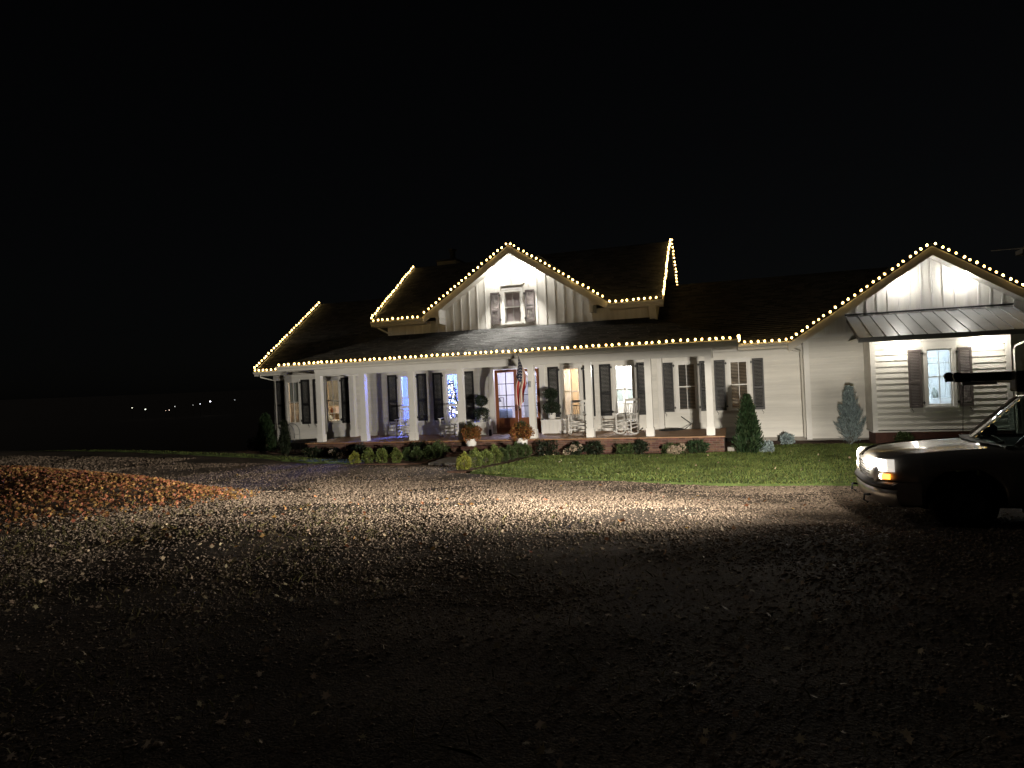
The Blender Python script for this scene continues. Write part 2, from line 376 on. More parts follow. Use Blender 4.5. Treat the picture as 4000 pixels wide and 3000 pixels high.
# gravel stones (stuff)
def stones(name, n, box, r0, r1, keep, m, label, zo=0.0):
    x = rng.uniform(box[0], box[1], n); y = rng.uniform(box[2], box[3], n)
    k = keep(x, y); x, y = x[k], y[k]; n = len(x)
    r = (r0+(r1-r0)*rng.random(n)**2.4)*np.where(rng.random(n) < .02, 1.8, 1)
    base = np.array([(1,0,0),(0,1,0),(-1,0,0),(0,-1,0),(0,0,.75),(0,0,-.75)], float)
    a = rng.uniform(0, 2*np.pi, n); ca, sa = np.cos(a), np.sin(a)
    V = base[None]*rng.uniform(.6, 1.35, (n, 6, 1))*r[:, None, None]
    V[:, :, 0] *= rng.uniform(.8, 1.5, n)[:, None]; V[:, :, 2] *= .7
    X = V[:, :, 0]*ca[:, None]-V[:, :, 1]*sa[:, None]; Yv = V[:, :, 0]*sa[:, None]+V[:, :, 1]*ca[:, None]
    tl = rng.normal(0, .35, n)[:, None]; Zv = V[:, :, 2]+X*tl
    z = hgt(x, y)+fine(x, y)+r*.08+zo
    P = np.stack([X+x[:, None], Yv+y[:, None], Zv+z[:, None]], -1).reshape(-1, 3)
    f = np.array([(0,1,4),(1,2,4),(2,3,4),(3,0,4),(1,0,5),(2,1,5),(3,2,5),(0,3,5)])
    F3 = (f[None]+6*np.arange(n)[:, None, None]).reshape(-1, 3)
    o = np_mesh(name, P, F3, m); o['kind'] = 'stuff'; o['label'] = label; o['category'] = 'gravel'
    return o
def on_drive(x, y):
    k = ~in_poly(x, y, lawn_poly) & ~in_poly(x, y, strip_poly) & (y < 20.2+.0*x) & ~((x > -11) & (x < -5.8) & (y > 18.7))
    k &= ~((y > 18.9) & (x > -15))
    mound = np.exp(-np.abs((x+15.2)/6.6)**2.6)*np.exp(-((y-10.9+.26*(x+14))/np.where(y-10.9+.26*(x+14) > 0, 1.9, 3.4))**2)*smooth01((-8.2-x)/2)
    pt_ = np.sin(x*1.3+1.1*np.sin(y*.9))+np.sin(y*1.7+1.3*np.sin(x*.7+1))+.6*np.sin(3.1*x-2.3*y)
    return k & (mound < .35) & (rng.random(len(x)) < np.clip(.75+.35*pt_, .18, 1))
stones('gravel_stones', 125000, (-12, 3.5, 4.5, 15.5), .007, .024, lambda x, y: on_drive(x, y) & (rng.random(len(x)) < np.clip((y-4.5)/5, 0, 1)*np.clip((x+12)/4, 0, 1)), M['stone'], 'dense gravel stones before the truck', .004)
stones('gravel_stones', 200000, (-20, 7, 5.0, 19), .006, .022, lambda x, y: on_drive(x, y) & (rng.random(len(x)) < np.clip(1.15-.03*np.abs(x), .5, 1)), M['stone'], 'loose grey gravel stones on the lit part of the drive')
stones('gravel_stones', 60000, (-10, 6, 1.5, 6), .004, .018, lambda x, y: on_drive(x, y), M['stone'], 'loose dark gravel stones in the foreground of the drive')
stones('gravel_stones', 70000, (-46, -19, 12, 23), .014, .042, lambda x, y: on_drive(x, y), M['stone'], 'loose gravel stones on the far left end of the drive')

# ------------------------------------------------------------------ house
H = thing('farmhouse', 'long white farmhouse with front porch, dark shutters and gabled roofs', 'house', (-7.5, 24, 0))
YW = 24.0      # front wall of the main block
YR = 24.45     # recessed wall right of the porch bays
YG = 23.9      # wall of the right gabled wing
YB = 22.8      # bay under the metal awning
Z0, Z1 = .28, 3.25

def hp(mb, name, m, parent=H, **k): return mb.build(name, m, parent, **k)
def wall_open(name, x0, x1, z0, z1, y, openings, t=.14, m=None, parent=H):
    """wall slab with rectangular openings (x0,x1,z0,z1)"""
    xs = sorted({x0, x1, *[v for o in openings for v in o[:2] if x0 < v < x1]}); zs = sorted({z0, z1, *[v for o in openings for v in o[2:] if z0 < v < z1]})
    mb = MB()
    for i in range(len(xs)-1):
        run = None
        for j in range(len(zs)-1):
            cx, cz = (xs[i]+xs[i+1])/2, (zs[j]+zs[j+1])/2
            solid = not any(o[0] < cx < o[1] and o[2] < cz < o[3] for o in openings)
            if solid:
                mb.box(xs[i], xs[i+1], y, y+t, zs[j], zs[j+1])
    return hp(mb, name, m or M['panel'], parent)
def siding(wall, x0, x1, z0, z1, y, openings, exp=.172, m=None):
    n = int(math.ceil((z1-z0)/exp))
    for i in range(n):
        a, b = z0+i*exp, min(z0+(i+1)*exp, z1); c = (a+b)/2
        seg = [(x0, x1)]
        for o in openings:
            if o[2] < c < o[3]:
                ns = []
                for s in seg:
                    if o[1] <= s[0] or o[0] >= s[1]: ns.append(s); continue
                    if s[0] < o[0]: ns.append((s[0], o[0]))
                    if o[1] < s[1]: ns.append((o[1], s[1]))
                seg = ns
        for s in seg:
            if s[1]-s[0] > .02:
                MB().prism([(y-.003, b), (y-.030, a+.013), (y-.001, a+.013), (y-.001, b)], 'x', s[0], s[1]).build('board', m or M['siding'], wall)

# windows: glass opening x0,x1,z0,z1
def blind(win, x0, x1, z0, z1, y, m, pitch=.05, tilt=.6, skip=0):
    mb = MB(); z = z1
    while z > z0:
        c, s = math.cos(tilt)*.022, math.sin(tilt)*.022
        mb.add([(x0, y-c, z-s), (x1, y-c, z-s), (x1, y+c, z+s), (x0, y+c, z+s)], [(0, 1, 2, 3)]); z -= pitch
    return mb.build('blind', m, win)
WIN = []
def window(x0, x1, z0, z1, y, head=True, casing=.095, mx=True, sill=True, muntin_h=False, dark=False):
    """a window set in the wall whose outer face is y; returns the part"""
    e = casing
    fr = MB()
    fr.box(x0-e, x0-.001, y-.045, y+.10, z0-.02, z1+.002); fr.box(x1+.001, x1+e, y-.045, y+.10, z0-.02, z1+.002)
    fr.box(x0-e, x1+e, y-.047, y+.10, z1+.002, z1+e)
    w = hp(fr, 'window', M['trim'])
    MB().box(x0-e-.03, x1+e+.03, y-.085, y+.10, z0-.075, z0-.021).build('sill', M['trim'], w)
    if head:
        hm = MB().box(x0-e-.02, x1+e+.02, y-.055, y-.004, z1+e+.001, z1+e+.14)
        hm.prism([(x0-e-.02, z1+e+.141), (x1+e+.02, z1+e+.141), (x1+e+.09, z1+e+.19), (x1+e+.09, z1+e+.215), (x0-e-.09, z1+e+.215), (x0-e-.09, z1+e+.19)], 'y', y-.10, y-.004)
        hm.build('head_trim', M['trim'], w)
    zm = (z0+z1)/2+.01
    for a, b, yy in ((z0, zm+.02, y+.045), (zm-.02, z1, y+.02)):
        MB().box(x0, x0+.035, yy, yy+.03, a, b).box(x1-.035, x1, yy, yy+.03, a, b).box(x0+.035, x1-.035, yy, yy+.03, a, a+.04).box(x0+.035, x1-.035, yy, yy+.03, b-.04, b).build('sash', M['trim'], w)
    xm = (x0+x1)/2
    for a, b, yy in ((z0+.04, zm-.02, y+.058), (zm+.02, z1-.04, y+.033)):
        if mx: MB().box(xm-.010, xm+.010, yy-.012, yy+.010, a, b).build('muntin', M['trim'], w)
        zz = [(a, b)]
        if muntin_h and yy < y+.04:
            c = (a+b)/2; MB().box(x0+.035, xm-.011, yy-.012, yy+.010, c-.01, c+.01).box(xm+.011, x1-.035, yy-.012, yy+.010, c-.01, c+.01).build('muntin', M['trim'], w); zz = [(a, c-.01), (c+.01, b)]
        for (a1, b1) in zz:
            for (p, q) in (((x0+.035, xm), (xm, x1-.035)) if mx else ((x0+.035, x1-.035),)):
                MB().box(p, q, yy-.003, yy+.003, a1, b1).build('pane', M['glass'], w)
    WIN.append((x0, x1, z0, z1, y)); return w
def shutter(x0, x1, z0, z1, y, m, side, louver=True):
    """louvred shutter with two panels, hinges on the window side (side=+1: window to the right) and a hold-back hook"""
    yf = y-.065; mb = MB(); s = .055; zm = z0+(z1-z0)*.44
    mb.box(x0, x0+s, yf, y-.023, z0, z1).box(x1-s, x1, yf, y-.023, z0, z1)
    for a, b in ((z0, z0+.085), (zm-.04, zm+.04), (z1-.06, z1)): mb.box(x0+s, x1-s, yf+.003, y-.023, a, b)
    o = hp(mb, 'shutter', m)
    lv = MB()
    for a, b in ((z0+.085, zm-.04), (zm+.04, z1-.06)):
        n = int((b-a)/.045)
        for i in range(n):
            z = a+(i+.5)*(b-a)/n
            lv.add([(x0+s, yf+.008, z-.020), (x1-s, yf+.008, z-.020), (x1-s, yf+.034, z+.020), (x0+s, yf+.034, z+.020)], [(0, 1, 2, 3)])
    lv.build('louvers', m, o); 
    xh = x1 if side > 0 else x0
    hg = MB()
    for z in (z0+.14, z1-.12):
        hg.box(xh-.02, xh+.06*side if side > 0 else xh+.02, yf-.012, yf-.002, z-.018, z+.018) if side > 0 else hg.box(xh-.06, xh+.02, yf-.012, yf-.002, z-.018, z+.018)
        hg.tube([(xh+.03*side, yf-.006, z-.05), (xh+.03*side, yf-.006, z+.05)], .012, 6)
    hg.build('hinge', M['iron'], o)
    xo = x0+.07 if side > 0 else x1-.07
    MB().tube([(xo, yf-.01, z0+.03), (xo-.03, yf-.012, z0-.03), (xo, yf-.012, z0-.07), (xo+.03, yf-.012, z0-.10), (xo, yf-.012, z0-.14)], .009, 6).build('hook', M['iron'], o)
    return o

GZ0, GZ1 = 1.11, 2.85
main_w = [(-17.72, -17.14), (-15.85, -15.24), (-12.42, -11.84), (-10.47, -9.88), (-5.86, -5.25), (-3.95, -3.33)]
DOOR = (-8.52, -6.74, .53, 2.91)
op_main = [(a, b, GZ0, GZ1) for a, b in main_w]+[DOOR]
wf = wall_open('wall', -18.3, -2.45, Z0, Z1, YW, op_main, m=M['panel'])
siding(wf, -18.2, -2.5, Z0, Z1-.12, YW, [(a-.08, b+.08, z-.03, w+.08) for a, b, z, w in op_main])
op_r = [(-1.82, -1.22, 1.16, 2.80), (-.07, .51, 1.16, 2.80)]
wr = wall_open('wall', -2.45, 2.3, .17, 3.25, YR, op_r)
siding(wr, -2.4, 2.25, .17, 3.15, YR, [(a-.08, b+.08, z-.03, w+.08) for a, b, z, w in op_r])
hp(MB().box(-2.47, -2.31, YW-.024, YR, .53, Z1), 'corner_board', M['trim'])
wg = wall_open('wall', 2.26, 9.4, .15, 3.44, YG, [(4.1, 7.5, .3, 3.2)])
siding(wg, 2.40, 4.05, .15, 3.42, YG, [])
siding(wg, 7.6, 9.4, .15, 3.42, YG, [])
hp(MB().box(2.24, 2.40, YG-.03, YR, .12, 3.40), 'corner_board', M['trim'])
# gabled wing: board and batten above
def gable_z(x): return 5.74-.655*abs(x-5.85)
pl = [(2.35, 3.44), (9.35, 3.44), (9.35, gable_z(9.35)), (5.85, 5.74), (2.35, gable_z(2.35))]
wgt = hp(MB().prism(pl, 'y', YG-.002, YG+.12), 'gable_wall', M['panel'])
x = 2.62
while x < 9.3:
    zt = gable_z(x)-.02
    if zt > 3.5: MB().box(x-.022, x+.022, YG-.032, YG-.003, 3.5, zt).build('batten', M['trim'], wgt)
    x += .305
hp(MB().box(2.35, 3.72, YG-.036, YG-.004, 3.41, 3.50), 'band_board', M['trim'])
# bay under the awning
opb = [(5.48, 6.12, 1.18, 2.83)]
wb = wall_open('bay_wall', 4.0, 7.58, .47, 3.25, YB, opb)
siding(wb, 4.12, 7.46, .47, 3.2, YB, [(5.38, 6.22, 1.15, 2.93)])
for xx in (3.985, 7.46): hp(MB().box(xx, xx+.135, YB-.03, YB+.14, .445, 3.25), 'corner_board', M['trim'])
for xx in (3.99, 7.46): hp(MB().box(xx, xx+.12, YB+.141, YG, .45, 3.25), 'bay_side_wall', M['siding'])
hp(MB().box(3.97, 7.61, YB-.05, YG-.002, .405, .445), 'base_trim', M['trim'])
hp(MB().box(4.05, 7.55, YB+.03, YG-.002, -.1, .404), 'bay_skirt', M['brick'])
# upper storey of the main block
UX0, UX1, UZ = -12.85, -2.5, 4.92
uw = wall_open('upper_wall', UX0, UX1, 4.1, UZ, YW, [(-7.95, -7.34, 4.65, 5.77)])
def cg_z(x): return 7.20-.662*abs(x+7.53)
plg = [(-10.5, UZ), (-10.5, cg_z(-10.5)), (-7.53, 7.20), (-4.56, cg_z(-4.56)), (-4.56, UZ), (-7.34, UZ), (-7.34, 5.77), (-7.95, 5.77), (-7.95, UZ)]
gw = MB()
for a, b in ((-10.5, -7.95), (-7.34, -4.56)):
    pts = [(a, UZ), (b, UZ), (b, cg_z(b)), (a, cg_z(a))]; gw.prism(pts, 'y', YW, YW+.14)
gw.prism([(-7.95, 5.77), (-7.34, 5.77), (-7.34, cg_z(-7.34)), (-7.53, 7.20), (-7.95, cg_z(-7.95))], 'y', YW, YW+.14)
gwo = hp(gw, 'gable_wall', M['panel'])
x = UX0+.12
while x < UX1:
    top = cg_z(x)-.02 if -10.45 < x < -4.6 else UZ-.03
    if -10.6 < x < -4.5 or True:
        if abs(x+7.645) > .47: MB().box(x-.020, x+.020, YW-.030, YW-.002, 4.2, top).build('batten', M['trim'], gwo)
        else: MB().box(x-.020, x+.020, YW-.030, YW-.002, 6.12, top).build('batten', M['trim'], gwo)
    x += .335
for xx in (UX0-.02, UX1-.10): hp(MB().box(xx, xx+.12, YW-.028, YW+.1, 4.0, UZ), 'corner_board', M['trim'])
# end walls and back
for xx, zt in ((UX0, 7.45), (UX1-.14, 7.45)):
    hp(MB().prism([(24.14, 3.2), (31, 3.2), (31, 4.9), (27.5, 7.35), (24.14, 4.95)], 'x', xx, xx+.14), 'end_wall', M['panel'])
hp(MB().prism([(24.14, Z0), (33, Z0), (33, 3.3), (28.4, 6.35), (24.14, 3.4)], 'x', -18.3, -18.16), 'end_wall', M['siding'])
hp(MB().box(-18.36, -18.17, YW-.026, YW+.16, Z0-.06, 3.2), 'corner_board', M['trim'])
hp(MB().box(-18.3, 9.4, 33, 33.1, 0, 3.3), 'back_wall', M['siding'])
hp(MB().box(9.3, 9.4, YG+.13, 33, .1, 3.3), 'end_wall', M['siding'])
hp(MB().box(-18.25, -14.7, YW+.03, YW+.12, -.15, Z0), 'foundation', M['concrete'])
hp(MB().box(-.25, 9.3, YR+.03, YR+.12, -.15, .2), 'foundation', M['concrete'])

# ---- shingled roofs
def shingles(name, p0, p1, p2, p3, course=.145, tab=.32, parent=H):
    """p0-p1 eave (left to right), p3-p2 ridge above them"""
    p0, p1, p2, p3 = map(Vector, (p0, p1, p2, p3)); Lu = ((p3-p0).length+(p2-p1).length)/2
    n = max(2, int(Lu/course)); nrm = (p1-p0).cross(((p3+p2)/2)-((p0+p1)/2)).normalized()
    if nrm.z < 0: nrm = -nrm
    mb = MB(); e = []
    for i in range(n):
        a, b = i/n, min(1, (i+1.15)/n)
        A0, A1 = p0.lerp(p3, a), p1.lerp(p2, a); B0, B1 = p0.lerp(p3, b), p1.lerp(p2, b)
        L = max((A1-A0).length, .05); k = max(1, int(L/tab)); sh = random.uniform(0, .9)
        ts = [0]+[min(1, max(0, (j+sh)/k)) for j in range(k)]+[1]
        ts = sorted(set(ts))
        for j in range(len(ts)-1):
            t0, t1 = ts[j], ts[j+1]
            if t1-t0 < 1e-4: continue
            l = .012+random.uniform(0, .007)
            q0, q1, q2, q3 = A0.lerp(A1, t0)+nrm*l, A0.lerp(A1, t1)+nrm*l, B0.lerp(B1, t1)+nrm*.001, B0.lerp(B1, t0)+nrm*.001
            mb.add([q0, q1, q2, q3, q0-nrm*l, q1-nrm*l], [(0, 1, 2, 3), (4, 5, 1, 0)])
    o = hp(mb, name, M['shingle'], parent, stuff=True)
    d = MB().add([p0-nrm*.002, p1-nrm*.002, p2-nrm*.002, p3-nrm*.002, p0-nrm*.03, p1-nrm*.03, p2-nrm*.03, p3-nrm*.03],
                 [(0, 1, 2, 3), (7, 6, 5, 4), (0, 4, 5, 1), (1, 5, 6, 2), (2, 6, 7, 3), (3, 7, 4, 0)])
    d.build('roof_deck', M['soffit'], H)
    return o
# porch roof (hipped)
PE, PZ = 21.05, 3.38
PX0, PX1 = -15.9, .22
shingles('porch_roof', (PX0, PE, PZ), (PX1, PE, PZ), (PX1-2.95, 24.0, 4.47), (PX0+2.95, 24.0, 4.47))
shingles('porch_roof', (PX0, 24.0, PZ), (PX0, PE, PZ), (PX0+2.95, 24.0, 4.465), (PX0+2.94, 24.0, 4.465))
shingles('porch_roof', (PX1, PE, PZ), (PX1, 24.4, PZ), (PX1-2.94, 24.02, 4.465), (PX1-2.95, 24.0, 4.465))
# low main roof left and right of the upper block
shingles('main_roof', (-18.8, 23.4, 3.33), (-12.9, 23.4, 3.33), (-12.9, 28.4, 6.63), (-18.8, 28.4, 6.63))
shingles('main_roof', (-12.9, 33.4, 3.33), (-18.8, 33.4, 3.33), (-18.8, 28.4, 6.63), (-12.9, 28.4, 6.63), course=.4, tab=1)
shingles('main_roof', (-2.5, 23.4, 3.34), (2.3, 23.4, 3.34), (5.6, 27.7, 6.0), (-2.5, 27.7, 6.0))
shingles('main_roof', (5.6, 32, 3.3), (-2.5, 32, 3.3), (-2.5, 27.7, 6.0), (5.6, 27.7, 6.0), course=.4, tab=1)
# upper roof
shingles('upper_roof', (-13.25, 23.4, 5.0), (-11.10, 23.4, 5.0), (-7.53, 27.5, 7.73), (-13.25, 27.5, 7.73))
shingles('upper_roof', (-3.95, 23.4, 5.0), (-2.13, 23.4, 5.0), (-2.13, 27.5, 7.73), (-7.53, 27.5, 7.73))
shingles('upper_roof', (-2.13, 31.6, 5.0), (-13.25, 31.6, 5.0), (-13.25, 27.5, 7.73), (-2.13, 27.5, 7.73), course=.4, tab=1)
# front gable roof
GA = (-7.53, 7.40)
shingles('gable_roof', (-7.53, 27.0, 7.40), (-11.08, 23.42, 5.05), (-11.07, 23.38, 5.05), (-7.53, 23.38, 7.40))
shingles('gable_roof', (-3.97, 23.42, 5.05), (-7.53, 27.0, 7.40), (-7.53, 23.38, 7.40), (-3.98, 23.38, 5.05))
# right wing roof
shingles('wing_roof', (1.74, 30, 3.25), (1.74, 23.2, 3.25), (5.85, 23.2, 5.94), (5.85, 30, 5.94))
shingles('wing_roof', (9.96, 23.2, 3.25), (9.96, 30, 3.25), (5.85, 30, 5.94), (5.85, 23.2, 5.94))

# ---- eaves: gutters, fascias, rakes, soffits
def eave(x0, x1, y, z, d, m='fascia', g=True):
    o = hp(MB().box(x0, x1, y-.01, y+.02, z-.20, z-.03), 'fascia', M[m])
    if g: MB().prism([(y-.011, z-.02), (y-.13, z-.02), (y-.135, z-.035), (y-.12, z-.09), (y-.08, z-.13), (y-.011, z-.13)], 'x', x0, x1).build('gutter', M['fascia'], o)
    if d: hp(MB().box(x0+.01, x1-.01, y+.02, y+d, z-.20, z-.18), 'soffit', M['soffit'])
eave(PX0, PX1, PE, PZ, .45)
eave(-18.8, -15.0, 23.4, 3.33, .58); eave(.22, 1.85, 23.4, 3.33, 1.0)
eave(-13.25, -11.0, 23.4, 5.0, .58); eave(-4.0, -2.13, 23.4, 5.0, .58)
hp(MB().box(PX0, PX0+.03, PE+.02, 24, PZ-.20, PZ-.03), 'fascia', M['fascia'])
hp(MB().box(PX1-.03, PX1, PE+.02, 24.4, PZ-.20, PZ-.03), 'fascia', M['fascia'])
hp(MB().box(PX0+.03, PX1-.03, PE+.46, YW, 3.19, 3.21), 'porch_ceiling', M['soffit'])
def rake(p0, p1, n, name='rake_board', w=.24, t=.03, m='fascia'):
    """board hanging below the line p0-p1; n = outward direction"""
    p0, p1, n = Vector(p0), Vector(p1), Vector(n); dn = Vector((0, 0, -1))
    v = [p0, p1, p1+dn*w, p0+dn*w]; v2 = [q+n*t for q in v]
    return hp(MB().add(v+v2, [(3, 2, 1, 0), (4, 5, 6, 7), (0, 1, 5, 4), (1, 2, 6, 5), (2, 3, 7, 6), (3, 0, 4, 7)]), name, M[m])
# centre gable: rakes + sloping soffits + boxed returns
for sx, xe in ((-1, -11.07), (1, -3.98)):
    rake((xe, 23.40, 5.03), (-7.53, 23.40, 7.375), (0, -1, 0), w=.27)
    sf = MB().add([(xe-sx*.55, 23.43, 5.03+.55*.662-.20), (-7.53, 23.43, 7.375-.20), (-7.53, 24.0, 7.375-.20), (xe-sx*.55, 24.0, 5.03+.55*.662-.20)], [(0, 1, 2, 3)])
    hp(sf, 'soffit', M['soffit'])
    a, b = sorted((xe-sx*.02, xe-sx*.72)); 
    hp(MB().prism([(xe, 4.98), (xe-sx*.68, 4.98), (xe-sx*.68, 5.02+.662*.68)], 'y', 23.37, 23.399), 'boxed_return', M['fascia'])
    xi = xe-sx*.68
    q0, q1 = sorted((xi, xi+sx*.14))
    hp(MB().box(q0, q1, 23.42, 24.0, 4.74, 5.3), 'eave_return', M['trim'])
    hp(MB().box(q0-.02, q1+.02, 23.36, 24.0, 4.96, 5.0), 'return_cap', M['trim'])
# right wing gable
for sx, xe in ((-1, 1.74), (1, 9.96)):
    rake((xe, 23.22, 3.23), (5.85, 23.22, 5.915), (0, -1, 0), w=.26)
    hp(MB().add([(xe, 23.25, 3.03), (5.85, 23.25, 5.72), (5.85, YG, 5.72), (xe, YG, 3.03)], [(0, 1, 2, 3)]), 'soffit', M['soffit'])
# end rakes of the side-gabled roofs
def end_rake(x, y0, z0, y1, z1, sx): rake((x, y0, z0), (x, y1, z1), (sx, 0, 0), w=.20)
end_rake(-18.8, 23.39, 3.33, 28.4, 6.63, -1); end_rake(-18.8, 33.4, 3.33, 28.4, 6.63, -1)
end_rake(-13.25, 23.39, 5.0, 27.5, 7.73, -1); end_rake(-13.25, 31.6, 5.0, 27.5, 7.73, -1)
end_rake(-2.13, 23.39, 5.0, 27.5, 7.73, 1); end_rake(-2.13, 31.6, 5.0, 27.5, 7.73, 1)
hp(MB().prism([(23.42, 4.82), (24.0, 4.82), (24.0, 5.2)], 'x', -18.5+5.55, -12.85), 'rake_return', M['trim'])
hp(MB().prism([(23.42, 4.80), (23.95, 4.80), (23.99, 4.22), (23.86, 4.22), (23.74, 4.45)], 'x', -2.62, -2.38), 'eave_bracket', M['trim'])
# downspouts
def spout(pts, name='downspout'): hp(MB().tube(pts, .032, 6), name, M['fascia'])
spout([(-18.5, 23.34, 3.18), (-18.5, 23.36, 3.08), (-18.22, 23.9, 2.92), (-18.22, 23.93, .2)])
spout([(-12.98, 23.36, 4.86), (-12.98, 23.40, 4.74), (-12.70, 23.93, 4.50)])
spout([(1.74, 23.34, 3.18), (1.74, 23.37, 3.08), (2.16, 23.84, 2.98), (2.18, 23.84, .2)])
spout([(7.9, 22.0, 3.14), (7.9, 22.05, 2.98), (7.66, 22.6, 2.82), (7.66, 22.72, 2.70), (7.66, 22.75, .2)])
# chimney
ch = hp(MB().box(-12.55, -11.62, 28.3, 29.2, 6.6, 8.05), 'chimney', M['siding'])
MB().box(-12.60, -11.57, 28.25, 29.25, 8.051, 8.11).build('cap', M['metal_d'], ch)
MB().tube([(-11.95, 28.75, 8.11), (-11.95, 28.75, 8.55)], .13, 12).tube([(-11.95, 28.75, 8.57), (-11.95, 28.75, 8.63)], .19, 12).build('flue', M['metal_d'], ch)
# higher roof corner at the far right of the house
hp(MB().box(9.46, 14, 27.0, 27.6, 6.0, 6.15), 'far_eave', M['fascia'])
shingles('far_roof', (9.5, 27.05, 6.19), (14, 27.05, 6.19), (14, 30, 6.6), (9.5, 30, 6.6), course=.3, tab=1)
hp(MB().box(9.9, 14, 27.3, 27.45, 0, 5.97), 'far_wall', M['siding'])

# ---- porch: beam, posts, deck, steps
hp(MB().box(-14.55, -.58, 21.38, 21.62, 2.95, 3.19), 'porch_beam', M['trim'])
hp(MB().box(-14.55, -14.31, 21.62, 23.98, 2.95, 3.19), 'porch_beam', M['trim'])
hp(MB().box(-.82, -.58, 21.62, 23.98, 2.95, 3.19), 'porch_beam', M['trim'])
hp(MB().box(-14.55, -.58, 21.34, 21.38, 3.10, 3.19), 'beam_molding', M['trim'])
def post(x, y, w=.20):
    o = hp(MB().box(x-w/2, x+w/2, y-w/2, y+w/2, .80, 2.949), 'porch_post', M['trim'])
    MB().box(x-w/2-.025, x+w/2+.025, y-w/2-.025, y+w/2+.025, .531, .799).build('plinth', M['trim'], o)
    MB().box(x-w/2-.015, x+w/2+.015, y-w/2-.015, y+w/2+.015, 2.70, 2.73).build('collar', M['trim'], o)
    return o
for x in (-14.45, -12.62, -10.70, -8.84, -6.32, -4.40, -2.50, -.68): post(x, 21.5)
post(-14.43, 23.72)
dk = MB()
y = 21.02
while y < 24.0:
    dk.box(-14.85, -.42, y, min(y+.135, 24.0), .50, .53+random.uniform(-.001, .001)); y += .14
hp(dk, 'porch_deck', M['deck'], stuff=True)
hp(MB().box(-.415, -.26, 21.02, 24.3, .50, .532), 'deck_border', M['deck'])
def bricks(name, x0, x1, z0, z1, y, d, bl=.20, bh=.067):
    """running-bond brick face towards -y in front of a mortar core"""
    o = hp(MB().box(x0+.006, x1-.006, y+.012, y+d, z0, z1-.002), name, M['mortar']); mb = MB(); r = 0; z = z0
    while z+.01 < z1:
        x = x0-(bl/2 if r % 2 else 0)
        while x < x1-.02:
            a, b = max(x, x0), min(x+bl-.01, x1)
            if b-a > .02: mb.box(a, b, y-random.uniform(0, .005), y+.06, z+.004, min(z+bh-.006, z1-.001))
            x += bl
        z += bh; r += 1
    q = mb.build('bricks', M['brick'], o); q['kind'] = 'stuff'; return o
bricks('porch_base', -14.8, -9.0, -.1, .495, 21.10, 2.8)
bricks('porch_base', -6.42, -.30, -.1, .495, 21.10, 2.8)
bricks('porch_base', -8.99, -6.43, -.1, .495, 21.10, 2.8)
for i, (a, b, yy, zt) in enumerate(((-9.0, -6.40, 20.76, .355), (-9.12, -6.28, 20.42, .185))):
    bricks('step', a, b, -.08, zt-.045, yy+.02, .36); hp(MB().box(a-.02, b+.02, yy, yy+.36, zt-.044, zt), 'tread', M['brick'], bevel=.008)

# ---- windows and shutters
win = [window(a, b, GZ0, GZ1, YW, head=False) for a, b in main_w]
SH = .40
for a, b in main_w:
    shutter(a-.10-SH-.05, a-.15, GZ0-.04, GZ1+.06, YW, M['shutter'], 1)
    shutter(b+.15, b+.15+SH, GZ0-.04, GZ1+.06, YW, M['shutter'], -1)
wr_ = [window(a, b, z, w, YR, head=False) for a, b, z, w in op_r]
for a, b, z, w in op_r:
    shutter(a-.15-.36, a-.15, z-.04, w+.06, YR, M['shutter'], 1); shutter(b+.15, b+.15+.36, z-.04, w+.06, YR, M['shutter'], -1)
wu = window(-7.95, -7.34, 4.65, 5.77, YW)
shutter(-8.50, -8.15, 4.62, 5.80, YW, M['shutter_b'], 1); shutter(-7.14, -6.79, 4.62, 5.80, YW, M['shutter_b'], -1)
wbw = window(5.48, 6.12, 1.18, 2.83, YB, muntin_h=True)
shutter(4.98, 5.33, 1.12, 2.84, YB, M['shutter_b'], 1); shutter(6.27, 6.62, 1.12, 2.84, YB, M['shutter_b'], -1)
hp(MB().box(-8.5, -7.0, YW-.03, YW-.002, 4.47, 4.56), 'apron', M['trim'])
hp(MB().box(5.33, 6.27, YB-.05, YB-.022, .98, 1.10), 'apron', M['trim'])

# ---- front door: a pair of glazed wooden leaves
def leaf_door(x0, x1, z0, z1, y, hside):
    s = .115; zg = 1.09; d = MB(); t = .045
    d.box(x0, x0+s, y, y+t, z0, z1).box(x1-s, x1, y, y+t, z0, z1).box(x0+s, x1-s, y, y+t, z1-.10, z1).box(x0+s, x1-s, y, y+t, zg-.10, zg).box(x0+s, x1-s, y, y+t, z0, z0+.2)
    d.box(x0+s, x1-s, y+.014, y+.032, z0+.2, zg-.10)
    o = hp(d, 'door', M['door'], bevel=.004)
    gx0, gx1, gz0, gz1 = x0+s, x1-s, zg, z1-.10; xm = (gx0+gx1)/2; mn = MB().box(xm-.012, xm+.012, y+.006, y+.04, gz0, gz1)
    for k in range(1, 4): 
        z = gz0+(gz1-gz0)*k/4; mn.box(gx0, xm-.0121, y+.007, y+.039, z-.012, z+.012).box(xm+.0121, gx1, y+.007, y+.039, z-.012, z+.012)
    mn.build('muntin', M['iron'], o)
    for k in range(4):
        a, b = gz0+(gz1-gz0)*k/4+(.012 if k else 0), gz0+(gz1-gz0)*(k+1)/4-(.012 if k < 3 else 0)
        for p, q in ((gx0, xm-.012), (xm+.012, gx1)): MB().box(p, q, y+.020, y+.025, a, b).build('pane', M['glass'], o)
    xh = x1-.06 if hside > 0 else x0+.06
    MB().box(xh-.02, xh+.02, y-.012, y-.001, 1.35, 1.62).tube([(xh, y-.012, 1.42), (xh, y-.06, 1.43), (xh, y-.06, 1.56), (xh, y-.012, 1.58)], .01, 6).build('handle', M['iron'], o)
